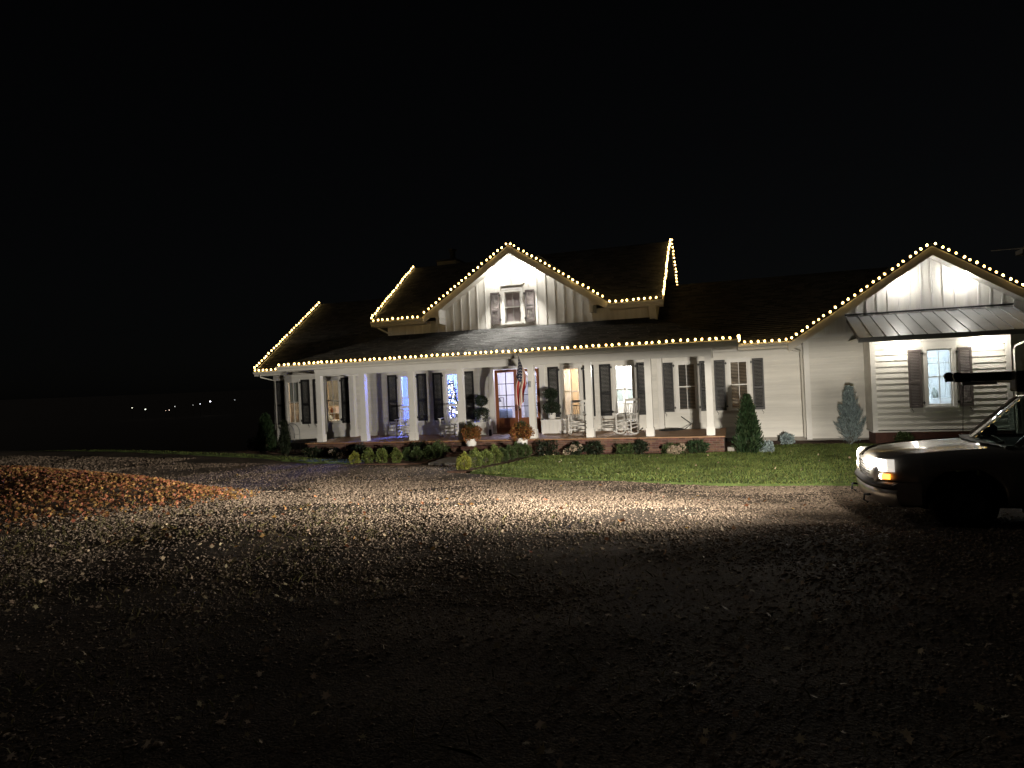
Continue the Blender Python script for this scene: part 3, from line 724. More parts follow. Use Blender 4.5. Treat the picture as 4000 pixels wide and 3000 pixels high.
leaf_door(-8.50, -7.64, .535, 2.89, YW+.03, 1); leaf_door(-7.62, -6.76, .535, 2.89, YW+.03, -1)
hp(MB().box(-8.72, -8.521, YW-.05, YW+.1, .532, 2.92).box(-6.739, -6.54, YW-.05, YW+.1, .532, 2.92).box(-8.74, -6.52, YW-.055, YW+.1, 2.921, 3.10), 'door_casing', M['trim'])
hp(MB().box(-8.52, -6.74, YW-.04, YW+.12, .531, .536), 'threshold', M['metal_d'])

# ---- metal awning over the bay
AW = [(3.62, 23.75, 4.02), (8.12, 23.75, 4.02), (8.05, 21.7, 3.24), (3.52, 21.7, 3.24)]
aw = hp(MB().prism([(21.70, 3.12), (21.70, 3.225), (23.86, 4.0), (23.86, 3.86), (21.9, 3.16)], 'x', 3.54, 8.02), 'awning', M['metal_d'])
npan = 13; xs_ = [3.53+(8.03-3.53)*i/npan for i in range(npan+1)]
for i in range(npan):
    a, b = xs_[i]+.004, xs_[i+1]-.004
    MB().prism([(21.66, 3.228), (21.66, 3.240), (23.86, 4.014), (23.86, 4.002)], 'x', a, b).build('panel', M['metal'], aw)
for xx in xs_:
    MB().prism([(21.66, 3.241), (21.66, 3.272), (23.86, 4.046), (23.86, 4.0145)], 'x', xx-.011, xx+.011).build('seam', M['metal'], aw)
MB().box(3.50, 8.06, 21.64, 21.70, 3.10, 3.225).build('awning_fascia', M['metal'], aw)
MB().box(3.50, 8.06, 23.80, 23.868, 4.05, 4.10).build('awning_flashing', M['metal_d'], aw)
MB().box(3.55, 8.0, 21.92, 23.86, 3.235, 3.25).build('awning_soffit', M['soffit'], aw)

# ---- soffit lamps (lit)
def soffit_lamp(x, y, z, e, down=0, c=(1, .92, .78)):
    f = hp(MB().lathe([(.055, 0), (.075, 0), (.075, -.018), (.055, -.022)], (x, y, z), 14), 'soffit_lamp', M['white'])
    MB().lathe([(.05, -.012), (.045, -.019), (.01, -.02)], (x, y, z), 14).build('lens', M['lamp'], f)
    l = bpy.data.lights.new('soffit_lamp_light', 'POINT'); l.energy = e*.62; l.color = c; l.shadow_soft_size = .05
    o = bpy.data.objects.new('soffit_lamp_light', l); col.objects.link(o); o.parent = f
    L = Vector(rootloc(H)); o.location = Vector((x, y, z-.09))-L
    if down:
        l2 = bpy.data.lights.new('soffit_lamp_light', 'SPOT'); l2.energy = down; l2.color = c; l2.spot_size = R(72); l2.spot_blend = .55; l2.shadow_soft_size = .05
        o2 = bpy.data.objects.new('soffit_lamp_light', l2); col.objects.link(o2); o2.parent = f; o2.location = o.location; o2.rotation_euler = (R(-15), 0, 0)
soffit_lamp(-8.22, 23.60, 6.69, 85, 1000, c=(1, .95, .86)); soffit_lamp(-6.90, 23.60, 6.74, 85, 1000, c=(1, .95, .86))
soffit_lamp(5.05, 23.50, 5.19, 60, c=(1, .95, .86)); soffit_lamp(6.72, 23.50, 5.14, 60, c=(1, .95, .86))
soffit_lamp(4.75, 22.42, 3.23, 75); soffit_lamp(6.95, 22.42, 3.23, 75)

# ---- lit rooms behind the windows
def room(x0, x1, y0, y1, z0, z1, wallm, power, color, lx=None, ly=None, backm=None):
    mb = MB().quad((x0, y1, z0), (x1, y1, z0), (x1, y1, z1), (x0, y1, z1)).quad((x0, y0, z0), (x0, y1, z0), (x0, y1, z1), (x0, y0, z1)).quad((x1, y1, z0), (x1, y0, z0), (x1, y0, z1), (x1, y1, z1)).quad((x0, y0, z1), (x0, y1, z1), (x1, y1, z1), (x1, y0, z1))
    mb.quad((x0, y0, z0), (x0, y0, z0+.4), (x1, y0, z0+.4), (x1, y0, z0))
    hp(mb, 'room', wallm); hp(MB().quad((x0, y0, z0+.003), (x1, y0, z0+.003), (x1, y1, z0+.003), (x0, y1, z0+.003)), 'room_floor', M['floor_in'])
    if power:
        cx, cy = lx if lx is not None else (x0+x1)/2, ly if ly is not None else (y0+y1)/2
        f = hp(MB().lathe([(.16, -.05), (.19, 0)], (cx, cy, z1-.003), 16), 'ceiling_lamp', M['lamp_in'])
        l = bpy.data.lights.new('ceiling_lamp_light', 'POINT'); l.energy = power; l.color = color; l.shadow_soft_size = .15
        o = bpy.data.objects.new('ceiling_lamp_light', l); col.objects.link(o); o.parent = f
        L = Vector(rootloc(H)); o.location = Vector((cx, cy, z1-.28))-L
YI = YW+.142
room(-18.1, -14.3, YI, 27.8, .5, 3.1, M['wall_warm'], 70, (1, .86, .66))
room(-14.2, -9.72, YI, 27.6, .5, 3.1, M['wall_in'], 1400, (.10, .17, 1.0), ly=25.3)
room(-9.66, -6.70, YI, 28.0, .5, 3.1, M['wall_in'], 200, (.72, .70, 1.0))
room(-6.64, -4.65, YI, 26.6, .5, 3.1, M['wall_warm'], 95, (1, .84, .66))
room(-4.55, -2.55, YI, 26.8, .5, 3.1, M['wall_in'], 210, (1, .95, .86))
room(-2.4, 2.2, YR+.142, 28, .4, 3.1, M['wall_warm'], 8, (1, .8, .55), lx=1.6)
room(4.14, 7.44, YB+.142, 26.5, .46, 3.2, M['wall_in'], 190, (.66, .85, 1.0))
MB().box(-7.93, -7.36, YW+.080, YW+.084, 4.66, 5.76).build('window_shade', M['shade'], wu)
# shades and blinds (parts of their windows)
def part_of(w, mb, name, m): return mb.build(name, m, w)
part_of(win[0], MB().box(-17.66, -17.15, YW+.10, YW+.105, 1.98, 2.85), 'roller_shade', M['shade_g'])
blind(win[0], -17.66, -17.15, 1.12, 1.97, YW+.11, M['blind'], .05, .9)
blind(win[1], -15.80, -15.26, 1.80, 2.84, YW+.11, M['shade_g'], .045, .95)
blind(wr_[0], -1.80, -1.24, 1.17, 2.79, YR+.11, M['blind'], .05, .75)
blind(wr_[1], -.05, .49, 1.17, 2.79, YR+.11, M['blind'], .05, .55)
# doorway framing and cabinets seen inside
def inner_frame(x0, x1, z0, z1, y, w=.11, name='interior_trim', m='white'):
    hp(MB().box(x0, x0+w, y-.03, y, z0, z1).box(x1-w, x1, y-.03, y, z0, z1).box(x0, x1, y-.035, y, z1, z1+w), name, M[m])
inner_frame(-13.2, -12.2, .5, 2.6, 27.58); inner_frame(-11.7, -10.2, .9, 2.5, 27.58)
inner_frame(-9.55, -8.9, .5, 2.7, 27.98); inner_frame(-8.7, -7.9, .5, 2.7, 27.98); hp(MB().box(-8.6, -8.0, 27.97, 27.975, .5, 2.68), 'interior_door', M['shade_g'])
inner_frame(-6.62, -6.18, .5, 2.72, 26.58); inner_frame(-5.86, -5.3, .5, 2.72, 26.58)
hp(MB().box(-6.52, -6.28, 26.57, 26.575, .5, 2.7), 'interior_door', M['white'])
inner_frame(4.4, 5.6, .5, 2.5, 26.48); inner_frame(5.9, 7.0, 1.2, 2.6, 26.48)

# ------------------------------------------------------------------ things inside the rooms
o = thing('glass_cabinet', 'white glass-front cabinet seen through the bright right porch window', 'cabinet', (-3.9, 26.5, .5))
for x0, x1 in ((-4.38, -3.99), (-3.94, -3.46)):
    MB().box(x0, x0+.07, 26.30, 26.36, 1.4, 2.9).box(x1-.07, x1, 26.30, 26.36, 1.4, 2.9).box(x0+.07, x1-.07, 26.30, 26.36, 1.4, 1.5).box(x0+.07, x1-.07, 26.30, 26.36, 2.75, 2.9).box(x0+.07, x1-.07, 26.30, 26.36, 1.95, 2.02).build('cabinet_door', M['white'], o)
    MB().box(x0+.07, x1-.07, 26.33, 26.335, 1.5, 2.75).build('pane', mat('cabinet_pane', (.30, .36, .36), .15), o)
MB().box(-4.42, -3.43, 26.37, 26.72, .501, 2.92).box(-4.42, -3.43, 26.1, 26.36, .501, 1.38).build('carcass', M['white'], o)
o = thing('desk', 'pale desk seen through the left porch window with blinds', 'desk', (-17, 26.2, .5))
MB().box(-17.95, -16.1, 25.7, 26.3, 1.06, 1.10).build('desk_top', M['white'], o)
for x in (-17.9, -16.15):
    for y in (25.75, 26.25): MB().box(x-.03, x+.03, y-.03, y+.03,   .503, 1.06).build('leg', M['white'], o)
o = thing('wall_shelf', 'wooden wall shelf above the desk in the lit left room', 'shelf', (-17.5, 27.7, 1.35))
MB().box(-18.05, -16.9, 27.5, 27.79, 1.33, 1.37).build('shelf_board', M['white'], o)
tag(MB().lathe([(.05, 0), (.07, .1), (.05, .2), (.03, .24)], (-17.95, 27.62, 1.371), 10).build('vase', M['door'], smooth=True), 'small brown vase on the shelf in the left room', 'vase')
tag(MB().box(-17.75, -17.4, 27.62, 27.66, 1.371, 1.65).build('picture', M['shade'], bevel=.005), 'small framed picture standing on the shelf in the left room', 'picture')
tag(MB().lathe([(.22, 0), (.25, .08), (.18, .2), (.05, .26)], (-17.1, 25.95, 1.102), 12).build('folded_blanket', M['shade_g'], smooth=True), 'grey bundled blanket lying on the desk in the left room', 'blanket')
o = thing('armchair', 'blue grey barrel armchair seen through the left door glass', 'chair', (-8.98, 26.2, .5))
ac = mat('blue_grey_fabric', (.16, .20, .26), .9)
MB().lathe([(.36, .25), (.40, .3), (.41, .75), (.39, .84), (.33, .82), (.31, .45), (.05, .44)], (-8.98, 26.2, .5), 20).build('backrest', ac, o, smooth=True)
MB().lathe([(.04, 0), (.03, .25)], (-8.98, 26.2, .503), 8).lathe([(.28, 0), (.27, .03)], (-8.98, 26.2, .503), 14).build('base', M['iron'], o)
o = thing('floor_lamp', 'thin black swing-arm floor lamp seen through the left door glass', 'lamp', (-9.05, 26.6, .5))
MB().tube([(-9.05, 26.6, .53), (-9.05, 26.6, 1.80)], .014, 6).tube([(-9.05, 26.6, 1.80), (-9.25, 26.6, 1.80)], .012, 6).build('pole', M['iron'], o)
MB().lathe([(.13, 0), (.13, .025)], (-9.05, 26.6, .503), 14).build('base', M['iron'], o)
MB().lathe([(.10, -.16), (.04, 0)], (-9.25, 26.6, 1.79), 12).build('lamp_shade', M['iron'], o)
o = thing('dresser', 'low pale dresser seen through the bay window', 'dresser', (6.0, 26.0, .46))
MB().box(5.9, 7.3, 25.95, 26.45, .463, 1.25).build('carcass', M['wall_in'], o)
for k in range(3): MB().box(5.94, 7.26, 25.93, 25.949, .55+k*.23, .75+k*.23).build('drawer', M['white'], o)
tag(MB().lathe([(.06, 0), (.10, .12), (.07, .26), (.03, .30), (.045, .36)], (6.5, 26.2, 1.252), 14).build('vase', M['shade_g'], smooth=True), 'dark vase on the dresser behind the bay window', 'vase')
# Christmas tree
tree = thing('christmas_tree', 'lit Christmas tree in the blue room window', 'christmas tree', (-10.72, 25.0, .5))
n = 2600; t = rng.random(n)**.75; zz = 1.0+(1-t)*1.9; rr = .02+t*.42; a = rng.uniform(0, 2*np.pi, n); rad = rr*np.sqrt(rng.uniform(.25, 1, n))
C = np.stack([-10.72+rad*np.cos(a), 25.0+rad*np.sin(a), zz-.25], 1); D = np.stack([np.cos(a), np.sin(a), -.25+0*a], 1)
V, Fq = leaves(C, D, .11, .3, .4); np_mesh('crown', V, Fq, M['xmas'], tree)
MB().tube([(-10.72, 25.0, .503), (-10.72, 25.0, 2.6)], [.05, .01], 8).build('trunk', M['stem'], tree)
lm = {k: emit('tree_light_'+k, c, 9) for k, c in dict(white=(1, .93, .85), blue=(.25, .4, 1), red=(1, .12, .08)).items()}
for k, cnt in (('white', 130), ('blue', 24), ('red', 8)):
    for i in range(cnt):
        t = rng.random()**.7; q = rng.uniform(0, 2*np.pi); r_ = .03+t*.40
        p = (-10.72+r_*math.cos(q), 25.0+r_*math.sin(q), .75+(1-t)*1.88)
        s = random.uniform(.022, .040)
        me = lm_mesh = None
        b = MB().lathe([(.2*s, -s), (s, 0), (.2*s, s)], p, 5).build('light', lm[k], tree)

# ------------------------------------------------------------------ strings of festive bulbs
bulb_me = MB().lathe([(.012, -.016), (.030, .004), (.034, .026), (.024, .052), (.006, .066)], (0, 0, 0), 7).mesh('bulb')
bulb_me.materials.append(M['bulb']); bulb_me.shade_smooth()
bulb_dim = bulb_me.copy(); bulb_dim.materials[0] = emit('warm_bulb_dim', (1.0, .60, .18), 7)
NB = 0
def light_string(pts, label, sp=.20, gaps=()):
    global NB
    P = [Vector(p) for p in pts]; base = P[0]
    root = thing('light_string', label, 'string lights', base, 0, 'warm white bulb strings along the roof edges')
    MB().tube(P, .006, 5).build('cord', M['cord'], root)
    acc = sp*.5; i = 0
    for a, b in zip(P[:-1], P[1:]):
        L = (b-a).length; d = (b-a)/L; s = acc
        while s < L:
            if not any(abs(((a+d*s)-Vector(g)).length) < .1 for g in gaps):
                o = bpy.data.objects.new('bulb', bulb_me if random.random() < .7 else bulb_dim); col.objects.link(o); o.parent = root
                o.location = a+d*s-base+Vector((0, 0, .018)); o.rotation_euler = (random.uniform(-.7, .7), random.uniform(-.7, .7), random.uniform(0, 6)); o.location.z += random.uniform(-.012, .012); NB += 1
                if random.random() < .06: o.location += d*.03
            s += sp*random.uniform(.86, 1.14)
        acc = max(.05, s-L)
    return root
up = .045
light_string([(-18.84, 23.36, 3.36+up), (-18.84, 28.4, 6.68+up)], 'warm bulb string climbing the left end rake of the low left roof')
light_string([(-18.8, 23.27, 3.34), (-17.6, 23.27, 3.34)], 'short warm bulb string on the lowest left gutter')
light_string([(-15.85, 20.93, 3.39), (-10, 20.93, 3.395), (-4, 20.93, 3.39), (.12, 20.93, 3.395)], 'long warm bulb string along the whole front porch gutter')
light_string([(.24, 20.98, 3.44), (.26, 22.2, 3.42), (.26, 23.2, 3.40)], 'warm bulb string turning the corner at the right end of the porch roof', .16)
light_string([(-13.29, 23.36, 5.03+up), (-13.29, 27.5, 7.77+up)], 'warm bulb string climbing the left rake of the upper roof')
light_string([(-13.2, 23.27, 5.01), (-11.1, 23.27, 5.01)], 'warm bulb string on the upper gutter left of the centre gable')
light_string([(-11.05, 23.35, 5.07+up), (-7.53, 23.35, 7.41+up)], 'warm bulb string up the left rake of the centre gable')
light_string([(-7.53, 23.35, 7.41+up), (-4.0, 23.35, 5.07+up)], 'warm bulb string down the right rake of the centre gable')
light_string([(-4.0, 23.27, 5.01), (-2.2, 23.27, 5.01)], 'warm bulb string on the upper gutter right of the centre gable')
light_string([(-2.10, 23.34, 5.03+up), (-2.10, 27.5, 7.77+up)], 'warm bulb string climbing the right rake of the upper roof')
light_string([(-2.06, 27.6, 7.77+up), (-2.06, 30.2, 6.02+up)], 'warm bulb string down the back rake of the upper roof')
light_string([(.35, 23.27, 3.34), (1.75, 23.27, 3.34)], 'short warm bulb string on the gutter between porch and right wing')
light_string([(1.76, 23.17, 3.29+up), (5.85, 23.17, 5.96+up)], 'warm bulb string up the left rake of the right wing gable')
light_string([(5.85, 23.17, 5.96+up), (9.9, 23.17, 3.30+up)], 'warm bulb string down the right rake of the right wing gable')

# ------------------------------------------------------------------ porch furniture
def rocker(x, y, rz, label):
    o = thing('rocking_chair', label, 'rocking chair', (x, y, .533), rz, 'white rocking chairs on the porch'); L = lambda mb, n, bv=.004: mb.build(n, M['chair'], o, world=False, bevel=bv)
    for s in (-1, 1):
        xx = s*.27
        pts = [(xx, -.42+.98*t, .02+.16*(2*t-.95)**2*.8) for t in [i/10 for i in range(11)]]
        mb = MB()
        for p, q in zip(pts[:-1], pts[1:]): mb.bar(p, q, .035, .04)
        L(mb, 'rocker', 0)
        L(MB().bar((xx, -.24, .06), (xx, -.24, .66), .04, .04, (0, 1, 0)), 'front_leg'); L(MB().bar((xx, .22, .05), (xx*.93, .45, 1.16), .035, .045, (1, 0, 0)), 'back_post')
        L(MB().box(xx-.055, xx+.055, -.32, .28, .66, .685), 'armrest')
        for z in (.22, .34): L(MB().bar((xx, -.24, z), (xx, .24, z+.02), .022, .03), 'side_rail')
    L(MB().box(-.29, .29, -.28, .22, .415, .44), 'seat'); 
    for z in (.17, .30): L(MB().box(-.26, .26, -.255, -.225, z, z+.035), 'stretcher')
    L(MB().bar((-.26, .44, 1.12), (.26, .44, 1.12), .03, .085, (0, 0, 1)), 'top_rail'); L(MB().bar((-.255, .405, .98), (.255, .405, .98), .025, .035), 'rail'); L(MB().bar((-.26, .26, .47), (.26, .26, .47), .025, .05), 'lower_rail')
    for k in range(6):
        xx = -.19+k*.076; L(MB().bar((xx, .265, .49), (xx, .40, .97), .038, .014, (1, 0, 0)), 'back_slat')
    return o
rocker(-5.05, 22.55, .10, 'white rocking chair on the porch between the door and the warm-lit window')
rocker(-3.35, 22.35, -.35, 'white rocking chair turned to the right before the brightest porch window')
rocker(-11.75, 22.9, .25, 'white rocking chair behind the third porch post, before the narrow blue window')
rocker(-9.95, 22.9, .15, 'white rocking chair before the window with the Christmas tree')

def blob_leaves(C0, rx, ry, rz_, n, size, root, name, m, inner=.72, aspect=.5, jitter=.45, lump=.12, squash=1.0):
    d = unit(rng.normal(0, 1, (n, 3))); ph = rng.uniform(0, 6, 6)
    rad = 1+lump*(np.sin(d[:, 0]*5+ph[0])+np.sin(d[:, 1]*6+ph[1])+np.sin(d[:, 2]*5+ph[2]))*.5
    k = inner+(1-inner)*rng.random(n)**.5
    C = np.array(C0)+d*np.array([rx, ry, rz_])*(rad*k)[:, None]
    V, Fq = leaves(C, d+np.array([0, 0, .25]), size, aspect, jitter)
    return np_mesh(name, V, Fq, m, root)
def topiary(x, y, zt, z_lo, z_hi, r_lo, r_hi, label):
    o = thing('topiary', label, 'topiary', (x, y, zt), 0, 'two-ball topiaries beside the front door')
    MB().lathe([(.10, 0), (.13, .02), (.15, .2), (.16, .22), (.14, .22), (.13, .18)], (x, y, zt), 16).build('pot', M['white'], o, smooth=True)
    MB().tube([(x, y, zt+.18), (x+.01, y, z_lo), (x, y, z_hi)], .018, 7).build('stem', M['stem'], o)
    blob_leaves((x, y, z_lo), r_lo, r_lo, r_lo*.85, 2000, .05, o, 'crown', M['topi'], .35); blob_leaves((x, y, z_hi), r_hi, r_hi, r_hi*.85, 1700, .05, o, 'crown', M['topi'], .35)
def planter(x0, x1, y0, y1, z0, z1, label):
    o = thing('planter_box', label, 'planter', ((x0+x1)/2, (y0+y1)/2, z0))
    b = MB()
    k = int((x1-x0)/.13)
    for i in range(k): b.box(x0+(x1-x0)*i/k+.002, x0+(x1-x0)*(i+1)/k-.002, y0, y0+.02, z0+.03, z1-.03)
    b.box(x0+.01, x1-.01, y0+.021, y1, z0+.02, z1-.031); b.build('box', M['white'], o)
    MB().box(x0-.03, x1+.03, y0-.03, y1+.02, z1-.03, z1).build('rim', M['white'], o)
    for a in (x0, x1-.05): MB().box(a-.008, a+.058, y0-.008, y0+.04, z0+.001, z1-.031).build('corner_post', M['white'], o)
planter(-9.05, -8.45, 22.95, 23.5, .532, 1.02, 'white wooden planter box left of the front door')
topiary(-8.78, 23.25, 1.022, 1.32, 1.78, .26, .22, 'two-ball topiary on the planter box left of the front door')
planter(-6.45, -5.60, 23.0, 23.5, .532, 1.04, 'wide white planter box right of the front door')
topiary(-6.15, 23.3, 1.042, 1.44, 1.93, .30, .25, 'two-ball topiary on the planter box right of the front door')
o = thing('porch_ornament', 'slim white ornament with black foot standing by the left planter', 'ornament', (-8.30, 22.75, .533))
MB().lathe([(.05, 0), (.055, .02), (.05, .22), (.04, .23)], (-8.30, 22.75, .533), 12).build('foot', M['iron'], o); MB().lathe([(.045, .231), (.05, .4), (.06, .56), (.03, .58)], (-8.30, 22.75, .533), 12).build('shaft', M['white'], o)
o = thing('lantern', 'small black lantern on the porch beside the door frame', 'lantern', (-8.62, 23.75, .533))
MB().box(-8.68, -8.56, 23.69, 23.81, .533, .56).box(-8.67, -8.55, 23.70, 23.80, .74, .77).build('frame', M['iron'], o); MB().box(-8.665, -8.575, 23.705, 23.795, .561, .739).build('case', M['iron'], o)
def mum(x, y, z, rx, rz_, label, pot=True):
    o = thing('potted_mum', label, 'potted plant', (x, y, z))
    MB().lathe([(.15, 0), (.17, .02), (.20, .22), (.21, .24), (.19, .24), (.18, .17)], (x, y, z), 20).build('pot', M['white'], o, smooth=True)
    blob_leaves((x, y, z+.24+rz_*.62), rx, rx, rz_, 2600, .055, o, 'flowers', M['mum'], .55, .7, .7, .2)
    blob_leaves((x+.02, y-.03, z+.30+rz_*.75), rx*.75, rx*.75, rz_*.8, 900, .06, o, 'foliage', M['mumg'], .5, .4, .7, .3)
mum(-8.33, 20.92, .356, .31, .28, 'rust coloured potted mum in a white pot left of the steps')
mum(-6.55, 20.90, .356, .33, .29, 'orange brown potted mum right of the steps under the flag')
# hose and clutter at the right end of the deck
o = tag(MB().tube([(-2.2+.28*math.cos(t*.7)+.012*t, 23.3+.25*math.sin(t*.7), .552+.012*(t/9)) for t in range(0, 36)]+[(-1.6, 23.6, .56), (-1.4, 24.2, .7), (-1.75, 24.38, .95)], .014, 6).build('garden_hose', M['iron'], smooth=True), 'dark garden hose coiled on the right end of the porch deck', 'hose')
tag(MB().box(-.22, -.02, 21.0, 21.2, .03, .20).build('stone_block', M['concrete'], bevel=.02), 'pale stone block on the ground at the right corner of the porch', 'block')

# flag
fl = thing('flag', 'American flag hanging from a slanted pole on the porch post right of the door', 'flag', (-6.33, 21.4, 2.2))
pb, pt = Vector((-6.34, 21.36, 2.30)), Vector((-6.42, 20.45, 3.30))
MB().tube([pb, pt], .013, 8).build('pole', M['white'], fl)
MB().box(-6.38, -6.30, 21.33, 21.395, 2.22, 2.42).tube([pb+Vector((0, .03, -.03)), pb.lerp(pt, .12)], .024, 8).build('bracket', M['metal'], fl)
MB().lathe([(.012, 0), (.02, .015), (.012, .03), (.035, .055), (.012, .09)], tuple(pt), 10).add([tuple(pt+Vector(q)) for q in ((0, 0, .05), (-.09, 0, .075), (-.05, 0, .02), (.09, 0, .075), (.05, 0, .02))], [(0, 1, 2), (0, 4, 3)]).build('finial', mat('gold_finial', (.7, .5, .2), .35, metal=.8), fl)
fm = {k: mat('flag_'+k, c, .85, noise=.1, nscale=12) for k, c in dict(red=(.36, .028, .025), white=(.66, .60, .52), blue=(.018, .025, .06)).items()}
NU, NV = 39, 46   # u across the hoist (13 stripes x 3), v along the fly
def flag_p(u, v):
    """u 0..1 along the pole from its top, v 0..1 down the hanging cloth"""
    h = pt.lerp(pb, .03+.62*u); g = min(1, v*1.7); g = g*g*(3-2*g)
    fold = math.sin(u*15+v*2.0)*.05+math.sin(u*29+1.3+v)*.02
    x = h.x*(1-g)+(pt.x-.06-.05*v)*g+(u-.42)*.30*g+.10*(1-v)*u*g+.02*math.sin(v*7)*g
    y = h.y*(1-g)+(pt.y+.20+fold*1.6+.05*u)*g
    zend = pt.z-1.72+.10*math.sin(u*9)+.12*u
    z = (h.z-.005)*(1-v)+zend*v
    return (x, y, z)
cells = {}
for i in range(NU):
    for j in range(NV):
        u0, u1, v0, v1 = i/NU, (i+1)/NU, j/NV, (j+1)/NV
        st = i//3; key = ('red_stripe' if st % 2 == 0 else 'white_stripe', st)
        if st < 7 and j < NV*.42:
            key = ('stars', 0) if ((i % 3 == 1) and (j % 3 == (1 if st % 2 else 2))) else ('canton', 0)
        cells.setdefault(key, MB()).quad(flag_p(u0, v0), flag_p(u1, v0), flag_p(u1, v1), flag_p(u0, v1))
for (nm, st), mb in cells.items():
    o = mb.build(nm, fm['blue' if nm == 'canton' else 'red' if nm == 'red_stripe' else 'white'], fl)
    if nm == 'stars': o['kind'] = 'stuff'

# ------------------------------------------------------------------ shrubs and conifers
ordn = ['first', 'second', 'third', 'fourth', 'fifth', 'sixth', 'seventh', 'eighth']
def boxwood(x, y, rx, h, m, label, group):
    z = float(hgt(x, y))+.03
    o = thing('boxwood', label, 'shrub', (x, y, z), 0, group)
    n = 1500; t = rng.random(n); d = unit(rng.normal(0, 1, (n, 3)))
    k = .6+.4*rng.random(n)**.5; zz = d[:, 2]; w = np.where(zz > 0, 1-.45*zz, 1)
    ph = rng.uniform(0, 6, 3); lum = 1+.10*np.sin(d[:, 0]*6+ph[0])+.10*np.sin(d[:, 1]*6+ph[1])+.08*np.sin(d[:, 2]*7+ph[2])
    C = np.stack([x+d[:, 0]*rx*w*k*lum, y+d[:, 1]*rx*w*k*lum, z+h*.47+d[:, 2]*h*.5*k*lum], 1)
    V, Fq = leaves(C, d+np.array([0, 0, .6]), .05, .45, .4); np_mesh('crown', V, Fq, m, o)
    MB().tube([(x, y, z-.03), (x, y, z+h*.4)], [.02, .012], 6).build('trunk', M['stem'], o)
lefts = [(-11.62, 19.05, .20, .40, 'box_lit'), (-11.12, 19.1, .24, .52, 'box'), (-10.66, 19.12, .23, .50, 'box'), (-10.16, 19.12, .21, .50, 'box'), (-10.0, 19.6, .22, .47, 'boxd'), (-9.66, 19.55, .22, .50, 'boxd'), (-9.45, 19.95, .20, .50, 'boxd'), (-9.32, 20.25, .26, .60, 'boxd')]
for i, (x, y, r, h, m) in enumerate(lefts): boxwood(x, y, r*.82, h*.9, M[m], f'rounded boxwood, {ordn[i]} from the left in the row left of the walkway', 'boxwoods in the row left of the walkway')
rights = [(-7.14, 17.35, .25, .52, 'box_lit'), (-7.02, 17.85, .27, .58, 'box'), (-6.86, 18.3, .26, .52, 'box'), (-6.75, 18.75, .24, .60, 'box'), (-6.66, 19.2, .22, .48, 'boxd'), (-6.56, 19.6, .22, .50, 'boxd'), (-6.44, 20.0, .24, .52, 'boxd'), (-6.28, 20.35, .22, .48, 'boxd')]
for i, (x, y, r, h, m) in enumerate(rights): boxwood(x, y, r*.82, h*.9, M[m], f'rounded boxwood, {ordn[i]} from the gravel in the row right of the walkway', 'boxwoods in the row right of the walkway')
def conifer(name, x, y, h, r, m, label, n=5200, size=.10, up=1.1, power=.8, z=None, base=.0, jit=.35, aspect=.28, ragged=.10):
    z = float(hgt(x, y))+.02 if z is None else z
    o = thing(name, label, 'conifer', (x, y, z))
    t = rng.random(n)**.85; a = rng.uniform(0, 2*np.pi, n)
    prof = np.minimum(1, (1-t)**power*1.05)*np.minimum(1, .72+t*2.2)
    cl = 1+.16*np.sin(a*5+t*17)+.12*np.sin(a*9-t*23)+ragged*rng.normal(0, 1, n)
    rad = r*prof*np.sqrt(rng.uniform(.35, 1, n))*cl
    C = np.stack([x+rad*np.cos(a), y+rad*np.sin(a), z+base+t*h*.97], 1); D = np.stack([np.cos(a), np.sin(a), up+0*a], 1)
    V, Fq = leaves(C, D, size, aspect, jit); np_mesh('crown', V, Fq, m, o)
    MB().tube([(x, y, z-.03), (x, y, z+h*.8)], [.05, .012], 7).build('trunk', M['stem'], o)
conifer('arborvitae', .38, 20.75, 1.70, .34, M['arb'], 'dark narrow arborvitae beside the right end of the porch', 6500, .12, 1.5, .70, ragged=.16)
def plumed(name, x, y, h, r, m, label, nb=95, per=70, size=.10, z=None):
    """conifer of upswept plumes: each branch carries its own sprays"""
    z = float(hgt(x, y))+.02 if z is None else z
    o = thing(name, label, 'conifer', (x, y, z)); Cs = []; Ds = []; br = MB()
    for k in range(nb):
        t = (k+.5)/nb; a = k*2.399+random.uniform(-.4, .4); zb = z+h*(.03+.74*t**1.15)
        L = (r*1.45*(1-t)**.95*min(1, .62+2.2*t)+.14)*random.uniform(.75, 1.15); up_ = 1.1+1.5*t+random.uniform(-.2, .3)
        d = Vector((math.cos(a), math.sin(a), up_)).normalized(); p0 = Vector((x, y, zb)); lean = Vector((0, 0, .25*L))
        if t < .9: br.tube([p0, p0+d*L*.8], [.008, .003], 4)
        q = rng.random(per)**.7
        P = np.array(p0)+np.outer(q*L, np.array(d))+np.outer(q*q, np.array(lean))+rng.normal(0, 1, (per, 3))*(.065*(1.15-q))[:, None]
        Cs.append(P); Ds.append(np.tile(np.array(d)+np.array([0, 0, .5]), (per, 1)))
    V, Fq = leaves(np.concatenate(Cs), np.concatenate(Ds), size, .20, .38); np_mesh('crown', V, Fq, m, o)
    br.tube([(x, y, z-.03), (x, y, z+h*.85)], [.04, .008], 7).build('trunk', M['stem'], o)
plumed('blue_juniper', 3.35, 22.7, 2.08, .40, M['jun'], 'silvery blue juniper before the right wing wall')
plumed('arborvitae', -15.5, 20.75, 1.45, .15, M['dark'], 'dark drooping conifer at the left corner of the house', 90, 60, .10)
conifer('arborvitae', -17.6, 22.4, 1.50, .33, M['arb'], 'dim conifer standing left of the house by the arch', 4200, .12, 1.2, .55)
o = thing('garden_arch', 'thin metal garden arch in the dark left of the house', 'arch', (-17.0, 22.9, 0))
